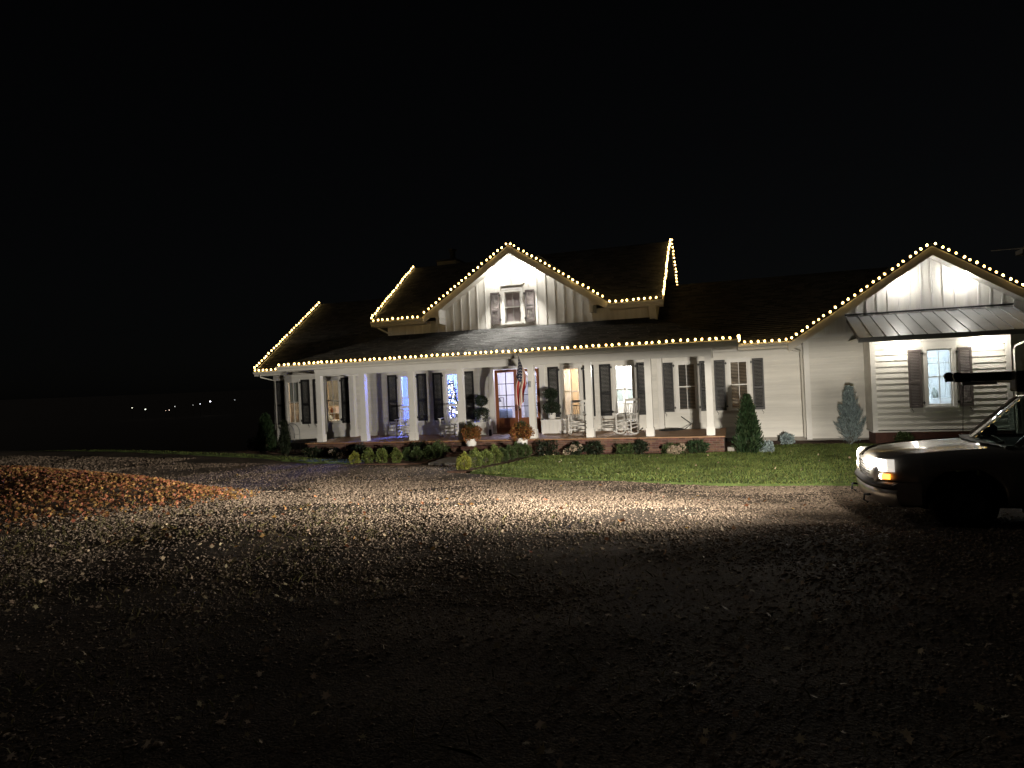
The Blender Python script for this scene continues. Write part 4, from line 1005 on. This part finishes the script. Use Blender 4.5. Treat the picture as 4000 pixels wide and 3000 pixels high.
for dy in (0, .35):
    MB().tube([(-17.35+.0, 22.9+dy, .0), (-17.35, 22.9+dy, .8)]+[(-17.0-.35*math.cos(t*math.pi/8), 22.9+dy, .8+.35*math.sin(t*math.pi/8)) for t in range(1, 8)]+[(-16.65, 22.9+dy, .8), (-16.65, 22.9+dy, 0)], .014, 6).build('hoop', M['metal'], o)
for z in (.4, .7): MB().bar((-17.35, 22.9, z), (-17.35, 23.25, z), .012, .012).bar((-16.65, 22.9, z), (-16.65, 23.25, z), .012, .012).build('rung', M['metal'], o)
def bedplant(x, y, r, h, m, label, size=.09, n=900, blooms=0):
    z = float(hgt(x, y))+.04; o = thing('bed_shrub', label, 'shrub', (x, y, z), 0, 'shrubs in the bed along the porch')
    blob_leaves((x, y, z+h*.5), r, r*.8, h*.52, n, size, o, 'foliage', m, .3, .5, .8, .3)
    mb = MB()
    for k in range(5): a = random.uniform(0, 6); mb.tube([(x, y, z-.03), (x+r*.6*math.cos(a), y+r*.5*math.sin(a), z+h*.8)], [.012, .005], 5)
    mb.build('stems', M['stem'], o)
    for k in range(blooms):
        a = random.uniform(0, 6); q = random.uniform(.4, 1)*r
        blob_leaves((x+q*math.cos(a), y-abs(q*math.sin(a))*.8, z+h*random.uniform(.25, .85)), .095, .095, .085, 130, .045, o, 'bloom', M['hyd'], .8, .9, .6, .05)
beds = [(-14.2, 20.55, .35, .50, 'dark', 'dark leafy shrub before the brick base under the leftmost porch post', 0),
 (-13.3, 20.6, .32, .42, 'dark', 'low dark shrub with two pale blooms left in the porch bed', 2),
 (-12.4, 20.7, .30, .62, 'dark', 'upright dark shrub before the second porch post', 0),
 (-11.3, 20.6, .42, .48, 'dark', 'spreading dark shrub behind the first boxwoods left of the walkway', 0),
 (-10.2, 20.75, .33, .60, 'dark', 'dark shrub before the third porch post with a pale bloom', 1),
 (-9.4, 20.75, .36, .62, 'boxd', 'loose green shrub at the left end of the brick steps', 0),
 (-5.7, 20.75, .44, .58, 'dark', 'wide dark shrub right of the brick steps', 0),
 (-4.75, 20.8, .36, .50, 'dark', 'dark shrub with brown faded blooms before the fifth porch bay', 3),
 (-4.15, 20.8, .32, .55, 'dark', 'thin twiggy shrub before the post between the two rocking chairs', 0),
 (-3.2, 20.75, .30, .40, 'boxd', 'low broad-leaved green shrub before the right rocking chair', 0),
 (-2.75, 20.85, .26, .58, 'dark', 'sparse twiggy shrub before the seventh porch post', 0),
 (-1.75, 20.75, .40, .38, 'boxd', 'green hydrangea with cream blooms at the foot of the porch', 9),
 (-1.05, 20.85, .36, .52, 'arb', 'dense dark evergreen shrub right of the cream hydrangea', 0),
 (1.6, 23.3, .24, .42, 'jun', 'small grey green shrub at the foot of the right wall', 0),
 (.85, 20.9, .26, .40, 'jun', 'small loose shrub touching the arborvitae on its right', 0),
 (4.7, 22.3, .26, .55, 'boxd', 'tufted green plant below the bay seen over the truck hood', 0),
 (-18.6, 23.0, .45, .70, 'dark', 'dim bush at the far left corner of the house', 0)]
for x, y, r, h, m_, lab, bl in beds: bedplant(x, y, r*.82, h*.72, M[m_], lab, blooms=bl, n=620, size=.08)

# ------------------------------------------------------------------ fallen leaves (stuff)
def lobed(C, D, size, flat):
    n = len(C); D = unit(D); A = rng.normal(0, 1, (n, 3))*flat+np.array([0, 0, 1.0])
    Sd = unit(np.cross(D, A)); N = unit(np.cross(Sd, D)); L = (size*rng.uniform(.6, 1.3, n))[:, None]
    pat = [(0, -.5), (.16, -.15), (.5, -.05), (.24, .12), (.34, .42), (.08, .28), (0, .58), (-.1, .27), (-.36, .40), (-.22, .12), (-.5, -.04), (-.15, -.16)]
    curl = rng.normal(0, .35, n)[:, None]
    V = np.stack([C+Sd*L*a+D*L*b+N*L*curl*(a*a+b*b) for a, b in pat], 1).reshape(-1, 3)
    return V, np.arange(12*n).reshape(n, 12)
def leaf_litter(name, n, fx, keep, size, m, label, zo=.012, flat=.6, jit=.5):
    x, y = fx(n); k = keep(x, y); x, y = x[k], y[k]; n = len(x)
    D = np.stack([rng.normal(0, 1, n), rng.normal(0, 1, n), rng.normal(0, .25, n)], 1)
    C = np.stack([x, y, hgt(x, y)+fine(x, y)+zo+rng.random(n)*zo], 1)
    V, Fq = lobed(C, D, size, flat)
    o = np_mesh(name, V, Fq, m); o['kind'] = 'stuff'; o['label'] = label; o['category'] = 'leaves'; return o
def md(x, y): return np.exp(-np.abs((x+15.2)/6.6)**2.6)*np.exp(-((y-10.9+.26*(x+14))/np.where(y-10.9+.26*(x+14) > 0, 1.9, 3.4))**2)*smooth01((-8.2-x)/2)
leaf_litter('fallen_leaves', 90000, lambda n: (rng.uniform(-26, -6.8, n), rng.uniform(5, 17, n)), lambda x, y: rng.random(len(x)) < np.clip(md(x, y)*2.6-.18, 0, 1), .058, M['leaf'], 'thick orange brown leaf litter over the bank left of the drive', .03, 1.4)
leaf_litter('fallen_leaves', 2600, lambda n: (rng.uniform(-24, 4, n), rng.uniform(6.5, 16.5, n)), lambda x, y: (~in_poly(x, y, lawn_poly)) & (rng.random(len(x)) < .10+.4*np.exp(-((x+8)/4)**2)*(y < 12)), .075, M['leaf'], 'scattered orange leaves lying on the lit gravel')
leaf_litter('fallen_leaves', 2600, lambda n: (rng.uniform(-9, 6, n), rng.uniform(1.6, 8, n)), lambda x, y: rng.random(len(x)) < .6, .052, M['leafp'], 'pale scattered leaves on the dark foreground ground')
leaf_litter('fallen_leaves', 110, lambda n: (rng.uniform(-6, 4, n), rng.uniform(15, 20.5, n)), lambda x, y: in_poly(x, y, lawn_poly) & (rng.random(len(x)) < .5), .06, M['leafp'], 'few pale leaves lying on the lawn', .11)
n = 24000
x = rng.uniform(-16, 3, n); y = rng.uniform(1.2, 10.5, n); k = (rng.random(n) < np.clip(.25+.75*(-x-2)/8, .05, 1)*np.clip(1.2-(y-7)*.3, .1, 1)) & (np.sin(x*1.9+y*.7)+np.sin(y*2.3-x*.6) > -.2)
o = blades('dry_grass', x[k], y[k], hgt(x[k], y[k])+fine(x[k], y[k])-.005, .075, M['grassd'], .9, .004)
o['label'] = 'thin dry grass growing through the foreground gravel on the left'; o['category'] = 'grass'

# ------------------------------------------------------------------ distant lamps across the valley
def far_lamp(az, dist, dz, r, c, s, label):
    d = R(az); x, y = dist*math.sin(d), dist*math.cos(d); zg = float(hgt(x, y)); z = CAMZ+dz
    o = thing('distant_lamp', label, 'lamp', (x, y, zg-.2), 0, 'lamps on the far side of the valley')
    MB().tube([(x, y, zg-.3), (x, y, z)], .08, 6).build('pole', M['metal_d'], o)
    r *= .75; MB().lathe([(.2*r, -.6*r), (r, 0), (.2*r, .6*r)], (x, y, z), 8).build('lamp_head', emit('far_lamp_glow', c, s*.22), o)
for i, (az, dz, r, c, s, lab) in enumerate([
 (-47.4, -5.7, .55, (1, .97, .75), 14, 'leftmost dim lamp of the far lights across the valley'), (-46.54, -7.4, .70, (.95, 1, .80), 16, 'second distant lamp from the left, greenish white'),
 (-45.19, -9.3, .30, (1, .8, .6), 12, 'faint distant lamp just left of the small orange pair'), (-44.96, -9.0, .45, (1, .75, .6), 16, 'orange tinted distant lamp among the valley lights'),
 (-44.57, -6.3, .35, (1, 1, .95), 12, 'faint distant lamp above the orange one'), (-43.32, -5.8, .30, (1, 1, .95), 10, 'very faint distant lamp left of the soft round one'),
 (-42.82, -5.2, .50, (.95, 1, .95), 14, 'soft round distant lamp left of the brightest one'), (-42.11, -3.5, .80, (.92, .97, 1), 40, 'brightest bluish white lamp across the valley'),
 (-40.35, -3.1, .35, (.95, 1, .95), 8, 'rightmost faint distant lamp nearest the house')]):
    far_lamp(az, 620, dz, r, c, s, lab)

# ------------------------------------------------------------------ pickup truck
TX, TY = 2.57, 10.08
TZ = float(hgt(TX, TY))-.02
T = thing('pickup_truck', 'dark pickup truck with lit headlights parked facing left', 'truck', (TX, TY, TZ), math.pi)
paint = mat('dark_truck_paint', (.30, .285, .265), .30, noise=.05, nscale=3, spec=.5, coat=.6)
pl_black = mat('black_plastic', (.012, .012, .013), .55); rubber = mat('tyre_rubber', (.012, .012, .012), .85, bump=.2, bscale=60); rim = mat('wheel_steel', (.07, .07, .07), .5, metal=.5)
chrome = mat('bumper_metal', (.42, .41, .40), .28, metal=.75, noise=.08); cabin = mat('cabin_fabric', (.05, .05, .055), .9)
tglass = glass('truck_glass', (.62, .72, .70), 1.4)
def tp(mb, name, m, parent=T, **k): return mb.build(name, m, parent, world=False, **k)
HW = .84; AR = .43; AZ = .36      # half width, arch radius, hub height
def ip(x, tab):
    for (a, va), (b, vb) in zip(tab[:-1], tab[1:]):
        if a >= x >= b: return va+(vb-va)*(a-x)/(a-b)
    return tab[0][1] if x > tab[0][0] else tab[-1][1]
hoodz = [(.93, .80), (.90, .865), (.84, .915), (.6, .965), (.2, 1.005), (-.3, 1.035), (-.62, 1.05)]
wid = [(.93, .60), (.90, .66), (.84, .735), (.7, .80), (.45, .835), (0, .85), (-.62, .85), (-5, .85)]
def bottom(x, base, ax=0.0):
    d = abs(x-ax)
    return max(base, AZ+math.sqrt(max(0, AR*AR-d*d))) if d < AR else base
def section(x, s):
    w, zt = ip(x, wid), ip(x, hoodz); zs = zt-.045
    zb = bottom(x, .34 if x < .5 else .60)
    zb = min(zb, zs-.22)
    return [(x, s*w*.86, zs+.015), (x, s*w*.93, zs), (x, s*w*.985, zs-.05), (x, s*(w+.005), zs-.14), (x, s*(w+.005), (zb+zs-.14)/2), (x, s*(w-.012), zb), (x, s*(w-.05), zb+.005)]
fx = [.93, .915, .90, .87, .84, .78, .7, .6, .5]+[.43*math.cos(R(a)) for a in range(10, 180, 10)]+[-.43, -.5, -.56, -.62]
fx = sorted(set(round(v, 4) for v in fx), reverse=True)
for s in (1, -1): tp(MB().grid([section(x, s) for x in fx]), 'fender', paint, smooth=True)
hood = MB(); rows = []
for x in [.925, .91, .89, .86, .82, .75, .65, .5, .3, .1, -.1, -.3, -.5]:
    w, zt = ip(x, wid), ip(x, hoodz); r_ = []
    for t in [i/12-.5 for i in range(13)]:
        y = t*2*w*.845; bulge = .03*math.cos(t*math.pi)**.8+.012*math.exp(-((abs(t)-.24)/.05)**2)*min(1, max(0, (.85-x)/.3))
        xx = x-(.10*(2*t)**4 if x > .7 else 0)
        if x < -.35: xx = x-(-.13)*(1-(2*t)**2)*0
        r_.append((xx, y, zt-.042+bulge*min(1, max(.25, (.95-x)*4))))
    rows.append(r_)
hood.grid(rows); tp(hood, 'hood', paint, smooth=True)
# front fascia between hood lip and bumper
def front_x(y): return .945-.20*(abs(y)/.84)**3.2
fr = []
for z, o_ in ((.815, -.03), (.79, 0), (.72, .012), (.65, .012), (.60, 0)):
    fr.append([(front_x(y)+o_-.005, y, z) for y in [i/16*1.5-.75 for i in range(17)]])
tp(MB().grid(fr), 'front_panel', paint, smooth=True)
g = MB()
for k in range(5): z = .645+k*.032; g.grid([[(front_x(y)+.014, y, zz) for y in [i/10*.8-.4 for i in range(11)]] for zz in (z, z+.018)])
tp(g, 'grille', pl_black)
# bumper: upper pad and lower valance
def bump_rows(prof, ext):
    out = []
    for dx, z in prof:
        out.append([(front_x(y*.84/.87)+dx-(.06 if abs(y) > .8 else 0), y, z) for y in [i/20*2*ext-ext for i in range(21)]])
    return out
tp(MB().grid(bump_rows([(-.06, .605), (.03, .60), (.065, .575), (.07, .545), (.05, .52), (-.02, .515)], .86)), 'bumper_pad', pl_black, smooth=True)
tp(MB().grid(bump_rows([(.02, .516), (.045, .49), (.04, .42), (.01, .34), (-.06, .30), (-.15, .295)], .86)), 'bumper', chrome, smooth=True)
for s in (1, -1):
    side = [[(x, s*(ip(x, wid)+.012-(.012 if z < .34 else 0)), z) for x in (.78, .7, .6, .52, .46)] for z in (.60, .515, .42, .33)]
    tp(MB().grid(side), 'bumper_corner', chrome, smooth=True)
for y in (.45, -.45): tp(MB().tube([(.90, y, .40), (1.02, y, .40), (1.03, y, .33), (.98, y, .30)], .016, 6), 'tow_hook', pl_black)
# lamps
hl_e = emit('headlight_beam', (1, .97, .92), 12); am_e = emit('amber_lamp', (1, .32, .03), 7); fg_e = emit('parking_lamp', (1, .88, .66), 14)
hl_c = emit('headlight_lens', (1, .93, .82), .55)
def lens(y0, y1, z0, z1, m, name, s, parent=T, off=.018, n=6, zt=None):
    rows = []
    for z in (z0, z0+(z1-z0)*.25, (z0+z1)/2, z0+(z1-z0)*.8, z1):
        k = .012*math.sin(math.pi*(z-z0)/(z1-z0)); ys = [y0+(y1-y0)*i/n for i in range(n+1)]
        rows.append([lamp_pt(y, z, s, off+k) for y in ys])
    return tp(MB().grid(rows), name, m, parent, smooth=True)
def lamp_pt(u, z, s, off):
    """u: distance along the wrapped front corner, 0 at the inboard end"""
    path = [(front_x(.42), .42), (front_x(.52), .52), (front_x(.60), .60), (front_x(.66), .66), (.86, .715), (.81, .752), (.75, .783), (.68, .805), (.60, .82)]
    acc = 0
    for (a, b), (c, d) in zip(path[:-1], path[1:]):
        L = math.hypot(c-a, d-b)
        if acc+L >= u or (c, d) == path[-1]:
            t = (u-acc)/L; x, y = a+(c-a)*t, b+(d-b)*t; nx, ny = (d-b)/L, -(c-a)/L
            return (x+nx*off, s*(y+ny*off), z)
        acc += L
for s in (1, -1):
    h = lens(.08, .46, .73, .885, hl_c, 'headlight', s)
    lens(.12, .36, .738, .878, hl_e, 'lit_reflector', s, h, .026)
    p = lens(.16, .31, .635, .70, fg_e, 'parking_light', s)
    lens(.315, .41, .64, .70, am_e, 'turn_signal', s)
# wheels
def wheel(ax, s):
    y0 = s*.84; w = MB()
    prof = [(.20, -.10), (.30, -.115), (.345, -.10), (.36, -.05), (.36, .05), (.345, .10), (.30, .115), (.20, .10)]
    vs = []; n = 28
    rows = [[(ax+r_*math.cos(2*math.pi*j/n), y0-s*.12+d, AZ+r_*math.sin(2*math.pi*j/n)) for j in range(n)] for r_, d in prof]
    o = tp(MB().grid(rows, True), 'wheel', rubber, smooth=True)
    rows = [[(ax+r_*math.cos(2*math.pi*j/n), y0-s*.12+s*d, AZ+r_*math.sin(2*math.pi*j/n)) for j in range(n)] for r_, d in [(.21, .10), (.205, .06), (.12, .03), (.06, .07), (.02, .075)]]
    tp(MB().grid(rows, True), 'rim', rim, o, smooth=True)
WB = 3.0
for ax in (0, -WB):
    for s in (1, -1): wheel(ax, s)
for ax in (0, -WB):
    for s in (1, -1):
        rows = [[(ax+.425*math.cos(R(a)), s*y, AZ+.425*math.sin(R(a))) for a in range(-5, 186, 10)] for y in (.83, .35)]
        tp(MB().grid(rows), 'wheel_well', pl_black)
# cab
CW = .83
cowlx, rooff, roofb = -.50, -1.13, -2.35
for s in (1, -1):
    d = MB()
    d.grid([[(x, s*(.855 if z < .9 else .845), z) for x in (-.628, -1.2, -1.72)] for z in (.34, .45, .62, .80, .95, 1.03)])
    do = tp(d, 'door', paint, smooth=True)
    tp(MB().box(-1.62, -1.48, s*.86-.012, s*.86+.012, .90, .93), 'handle', pl_black, do)
    tp(MB().grid([[(x, s*(.85 if z < .9 else .842), z) for x in (-1.728, -2.05, -2.36)] for z in (.34, .62, .80, 1.03)]), 'cab_side', paint, smooth=True)
    tp(MB().box(-2.36, -.56, s*.845-.03, s*.845+.03, .27, .335), 'rocker_panel', pl_black)
    # pillars and side glass
    tp(MB().bar((-.55, s*.80, 1.035), (-1.06, s*.655, 1.535), .055, .06, (0, s, .3)), 'front_pillar', paint)
    tp(MB().bar((-1.75, s*.82, 1.035), (-1.78, s*.66, 1.54), .09, .04, (0, s, .3)), 'middle_pillar', paint)
    tp(MB().bar((-2.33, s*.82, 1.035), (-2.27, s*.66, 1.54), .10, .05, (0, s, .3)), 'rear_pillar', paint)
    tp(MB().quad((-.60, s*.815, 1.035), (-1.72, s*.822, 1.035), (-1.75, s*.665, 1.53), (-1.09, s*.66, 1.53)), 'side_window', tglass)
    tp(MB().quad((-1.78, s*.82, 1.035), (-2.30, s*.82, 1.035), (-2.24, s*.66, 1.53), (-1.79, s*.665, 1.53)), 'side_window', tglass)
    mr = tp(MB().grid([[(-.80+a*.09, s*(.99+b*.085), 1.06+c) for a, b, c in ((1, -1, -.10), (1.25, .3, -.10), (.6, 1, -.09), (-1, 1, -.09), (-1, -1, -.10))]]+[[(-.80+a*.09, s*(.99+b*.09), 1.06+c) for a, b, c in ((1.1, -1, .06), (1.35, .3, .06), (.7, 1, .05), (-1, 1, .05), (-1, -1, .06))]]+[[(-.80+a*.06, s*(.99+b*.06), 1.06+.10) for a, b in ((1, -1), (1.1, .3), (.6, 1), (-1, 1), (-1, -1))]], True), 'mirror', pl_black)
    tp(MB().bar((-.78, s*.84, 1.02), (-.80, s*.93, 1.02), .06, .05), 'mirror_arm', pl_black, mr)
roof = MB().grid([[(x, y, z+.035*(1-(y/.66)**2)) for y in [i/8*1.32-.66 for i in range(9)]] for x, z in ((-1.00, 1.535), (-1.10, 1.565), (-1.5, 1.585), (-2.0, 1.58), (-2.28, 1.555), (-2.34, 1.53))])
tp(roof, 'roof', paint, smooth=True)
ws = MB().grid([[(-.52+.13*(1-(y/.8)**2)-.54*t, y*(1-.19*t), 1.03+.51*t) for y in [i/8*1.6-.8 for i in range(9)]] for t in (0, .25, .5, .75, 1)])
tp(ws, 'windshield', tglass, smooth=True)
cow = MB().grid([[(-.46+.13*(1-(y/.8)**2)-d, y, 1.035-.01*d) for y in [i/8*1.6-.8 for i in range(9)]] for d in (-.06, .06)])
tp(cow, 'cowl', pl_black)
for y0, y1 in ((.55, -.05), (-.1, -.68)): tp(MB().bar((-.49, y0, 1.055), (-.56, y1, 1.08), .02, .02).bar((-.46, y0, 1.045), (-.50, y0-.1, 1.06), .02, .015), 'wiper', pl_black)
tp(MB().tube([(-.42, -.70, 1.04), (-.45, -.70, 1.75)], .004, 5), 'antenna', pl_black)
tp(MB().box(-1.1, -.60, -.78, .78, .86, 1.0), 'dashboard', cabin); tp(MB().box(-2.35, -.6, -.8, .8, .40, .44), 'floor_pan', pl_black)
for y in (.38, -.38):
    st = tp(MB().box(-1.75, -1.28, y-.25, y+.25, .62, .78), 'seat', cabin, bevel=.04); tp(MB().bar((-1.72, y, .74), (-1.90, y, 1.30), .48, .13, (1, 0, 0)), 'backrest', cabin, st); tp(MB().box(-1.97, -1.88, y-.13, y+.13, 1.31, 1.48), 'headrest', cabin, st)
tp(MB().tube([(-1.15+.05*math.sin(t*R(30)), .38+.18*math.cos(t*R(30)), 1.02+.16*math.sin(t*R(30))) for t in range(13)], .015, 6), 'steering_wheel', pl_black)
tp(MB().box(-1.22, -1.19, -.11, .11, 1.40, 1.46), 'rear_view_mirror', pl_black)
tp(MB().box(-2.37, -2.35, -.83, .83, .4, 1.03), 'cab_back', paint)
tp(MB().quad((-2.34, -.78, 1.03), (-2.34, .78, 1.03), (-2.31, .64, 1.52), (-2.31, -.64, 1.52)), 'rear_window', tglass)
# cargo bed
for s in (1, -1):
    xs_ = [-2.42]+[-WB+.43*math.cos(R(a)) for a in range(0, 181, 12)]+[-4.15]
    tp(MB().grid([[(x, s*(.85 if z < .9 else .84), z if z > .35 else bottom(x, .36, -WB)) for x in xs_] for z in (.34, .82, .98)]), 'bed_side', paint, smooth=True)
    tp(MB().box(-4.16, -2.41, s*.80-.05, s*.80+.05, .975, 1.0), 'bed_rail', pl_black)
tp(MB().box(-4.18, -4.12, -.84, .84, .45, .98), 'tailgate', paint); tp(MB().box(-4.12, -2.42, -.79, .79, .52, .56), 'bed_floor', pl_black); tp(MB().box(-4.3, -4.2, -.85, .85, .38, .52), 'rear_bumper', chrome)
tp(MB().box(-4.1, .75, -.45, .45, .24, .40), 'chassis', pl_black)
# roof rack over the cab
rk = MB()
for s in (1, -1):
    rk.tube([(-2.5, s*.76, 1.0), (-2.5, s*.70, 1.77)], .022, 8).tube([(-4.05, s*.76, 1.0), (-4.05, s*.70, 1.77)], .022, 8).tube([(-.70, s*.70, 1.77), (-4.1, s*.70, 1.77)], .022, 8).tube([(-1.2, s*.70, 1.77), (-1.35, s*.64, 1.56)], .018, 8)
for x in (-.75, -1.6, -2.5, -4.05): rk.tube([(x, .74, 1.77), (x, -.74, 1.77)], .022, 8)
tp(rk, 'ladder_rack', pl_black)
tp(MB().box(-1.15, -.56, .60, .80, 1.66, 1.90), 'rack_box', pl_black, bevel=.02)
# ladder lying on the rack
LD = thing('ladder', 'dark extension ladder lying on the truck rack over the hood', 'ladder', (TX, TY, TZ+1.79), math.pi)
lm_ = mat('dark_ladder', (.02, .022, .03), .4)
for y in (.64, .28):
    MB().bar((.02, y, .055), (-3.9, y, .075), .035, .10).build('rail', lm_, LD, world=False)
    MB().tube([(-.02, y-.022, .075), (-.02, y+.022, .075)], .052, 12).build('end_cap', pl_black, LD, world=False)
for k in range(13): MB().tube([(-.18-k*.3, .64, .06), (-.18-k*.3, .28, .06)], .016, 6).build('rung', M['metal'], LD, world=False)
MB().box(-.42, -.06, .60, .66, -.035, .003).build('foot_pad', M['metal'], LD, world=False)

# headlight lamps of the truck, each with a low-beam pattern (like an IES profile):
# full strength along the drive, a broad side spill, a soft cut-off above the horizontal and a weaker foreground
BEAM = [(-180, 0), (-90, 0), (-60, .004), (-45, .010), (-28, .09), (-14, .36), (-2, .66), (8, .88), (15, 1.0), (24, .80), (32, .52), (42, .42), (54, .40), (70, .32), (86, .27), (98, .21), (104, .09), (110, .02), (125, .004), (180, 0)]
def headlamp(y, power, c=(1, .91, .77)):
    l = bpy.data.lights.new('headlight_lamp', 'POINT'); l.energy = power; l.color = c; l.shadow_soft_size = .035
    l.use_nodes = True; nt = l.node_tree; N = nt.nodes.new; em = nt.nodes['Emission']
    def mth(op, a, b=None, clamp=False):
        n = N('ShaderNodeMath'); n.operation = op; n.use_clamp = clamp
        for k, v in enumerate((a, b)):
            if v is None: continue
            if isinstance(v, (int, float)): n.inputs[k].default_value = v
            else: nt.links.new(v, n.inputs[k])
        return n.outputs[0]
    g = N('ShaderNodeNewGeometry'); sp = N('ShaderNodeSeparateXYZ'); nt.links.new(g.outputs['Incoming'], sp.inputs[0])
    az = mth('ARCTAN2', sp.outputs[1], mth('MULTIPLY', sp.outputs[0], -1.0))        # 0 = ahead of the truck, + = towards the house
    t = mth('ADD', mth('DIVIDE', az, 2*math.pi), .5)
    cr = N('ShaderNodeValToRGB'); nt.links.new(t, cr.inputs[0]); el = cr.color_ramp.elements
    while len(el) > 1: el.remove(el[-1])
    for k, (a, v) in enumerate(BEAM):
        e = el[0] if k == 0 else el.new((a+180)/360)
        e.position = (a+180)/360; e.color = (v, v, v, 1)
    up_ = N('ShaderNodeMapRange'); up_.interpolation_type = 'SMOOTHSTEP'
    for k, v in ((1, .105), (2, .180), (3, 1.0), (4, .02)): up_.inputs[k].default_value = v
    nt.links.new(sp.outputs[2], up_.inputs[0])
    cut = N('ShaderNodeMapRange'); cut.interpolation_type = 'SMOOTHSTEP'
    for k, v in ((1, -.075), (2, -.005), (3, 1.0), (4, .60)): cut.inputs[k].default_value = v
    nt.links.new(sp.outputs[2], cut.inputs[0])
    dn = mth('DIVIDE', mth('MINIMUM', sp.outputs[2], 0.0), .25); dn = mth('POWER', mth('DIVIDE', 1.0, mth('ADD', 1.0, mth('MULTIPLY', dn, dn))), 1.45)
    d4 = mth('POWER', mth('ABSOLUTE', mth('DIVIDE', mth('MINIMUM', sp.outputs[2], 0.0), .36)), 4.0); dn = mth('MULTIPLY', dn, mth('DIVIDE', 1.0, mth('ADD', 1.0, d4)))
    nt.links.new(mth('MULTIPLY', mth('MULTIPLY', mth('MULTIPLY', cr.outputs[0], cut.outputs[0]), up_.outputs[0]), dn), em.inputs['Strength'])
    o = bpy.data.objects.new('headlight_lamp', l); col.objects.link(o); o.parent = T; o.location = (1.0, y, .81)
for y in (.62, -.62): headlamp(y, 11500)
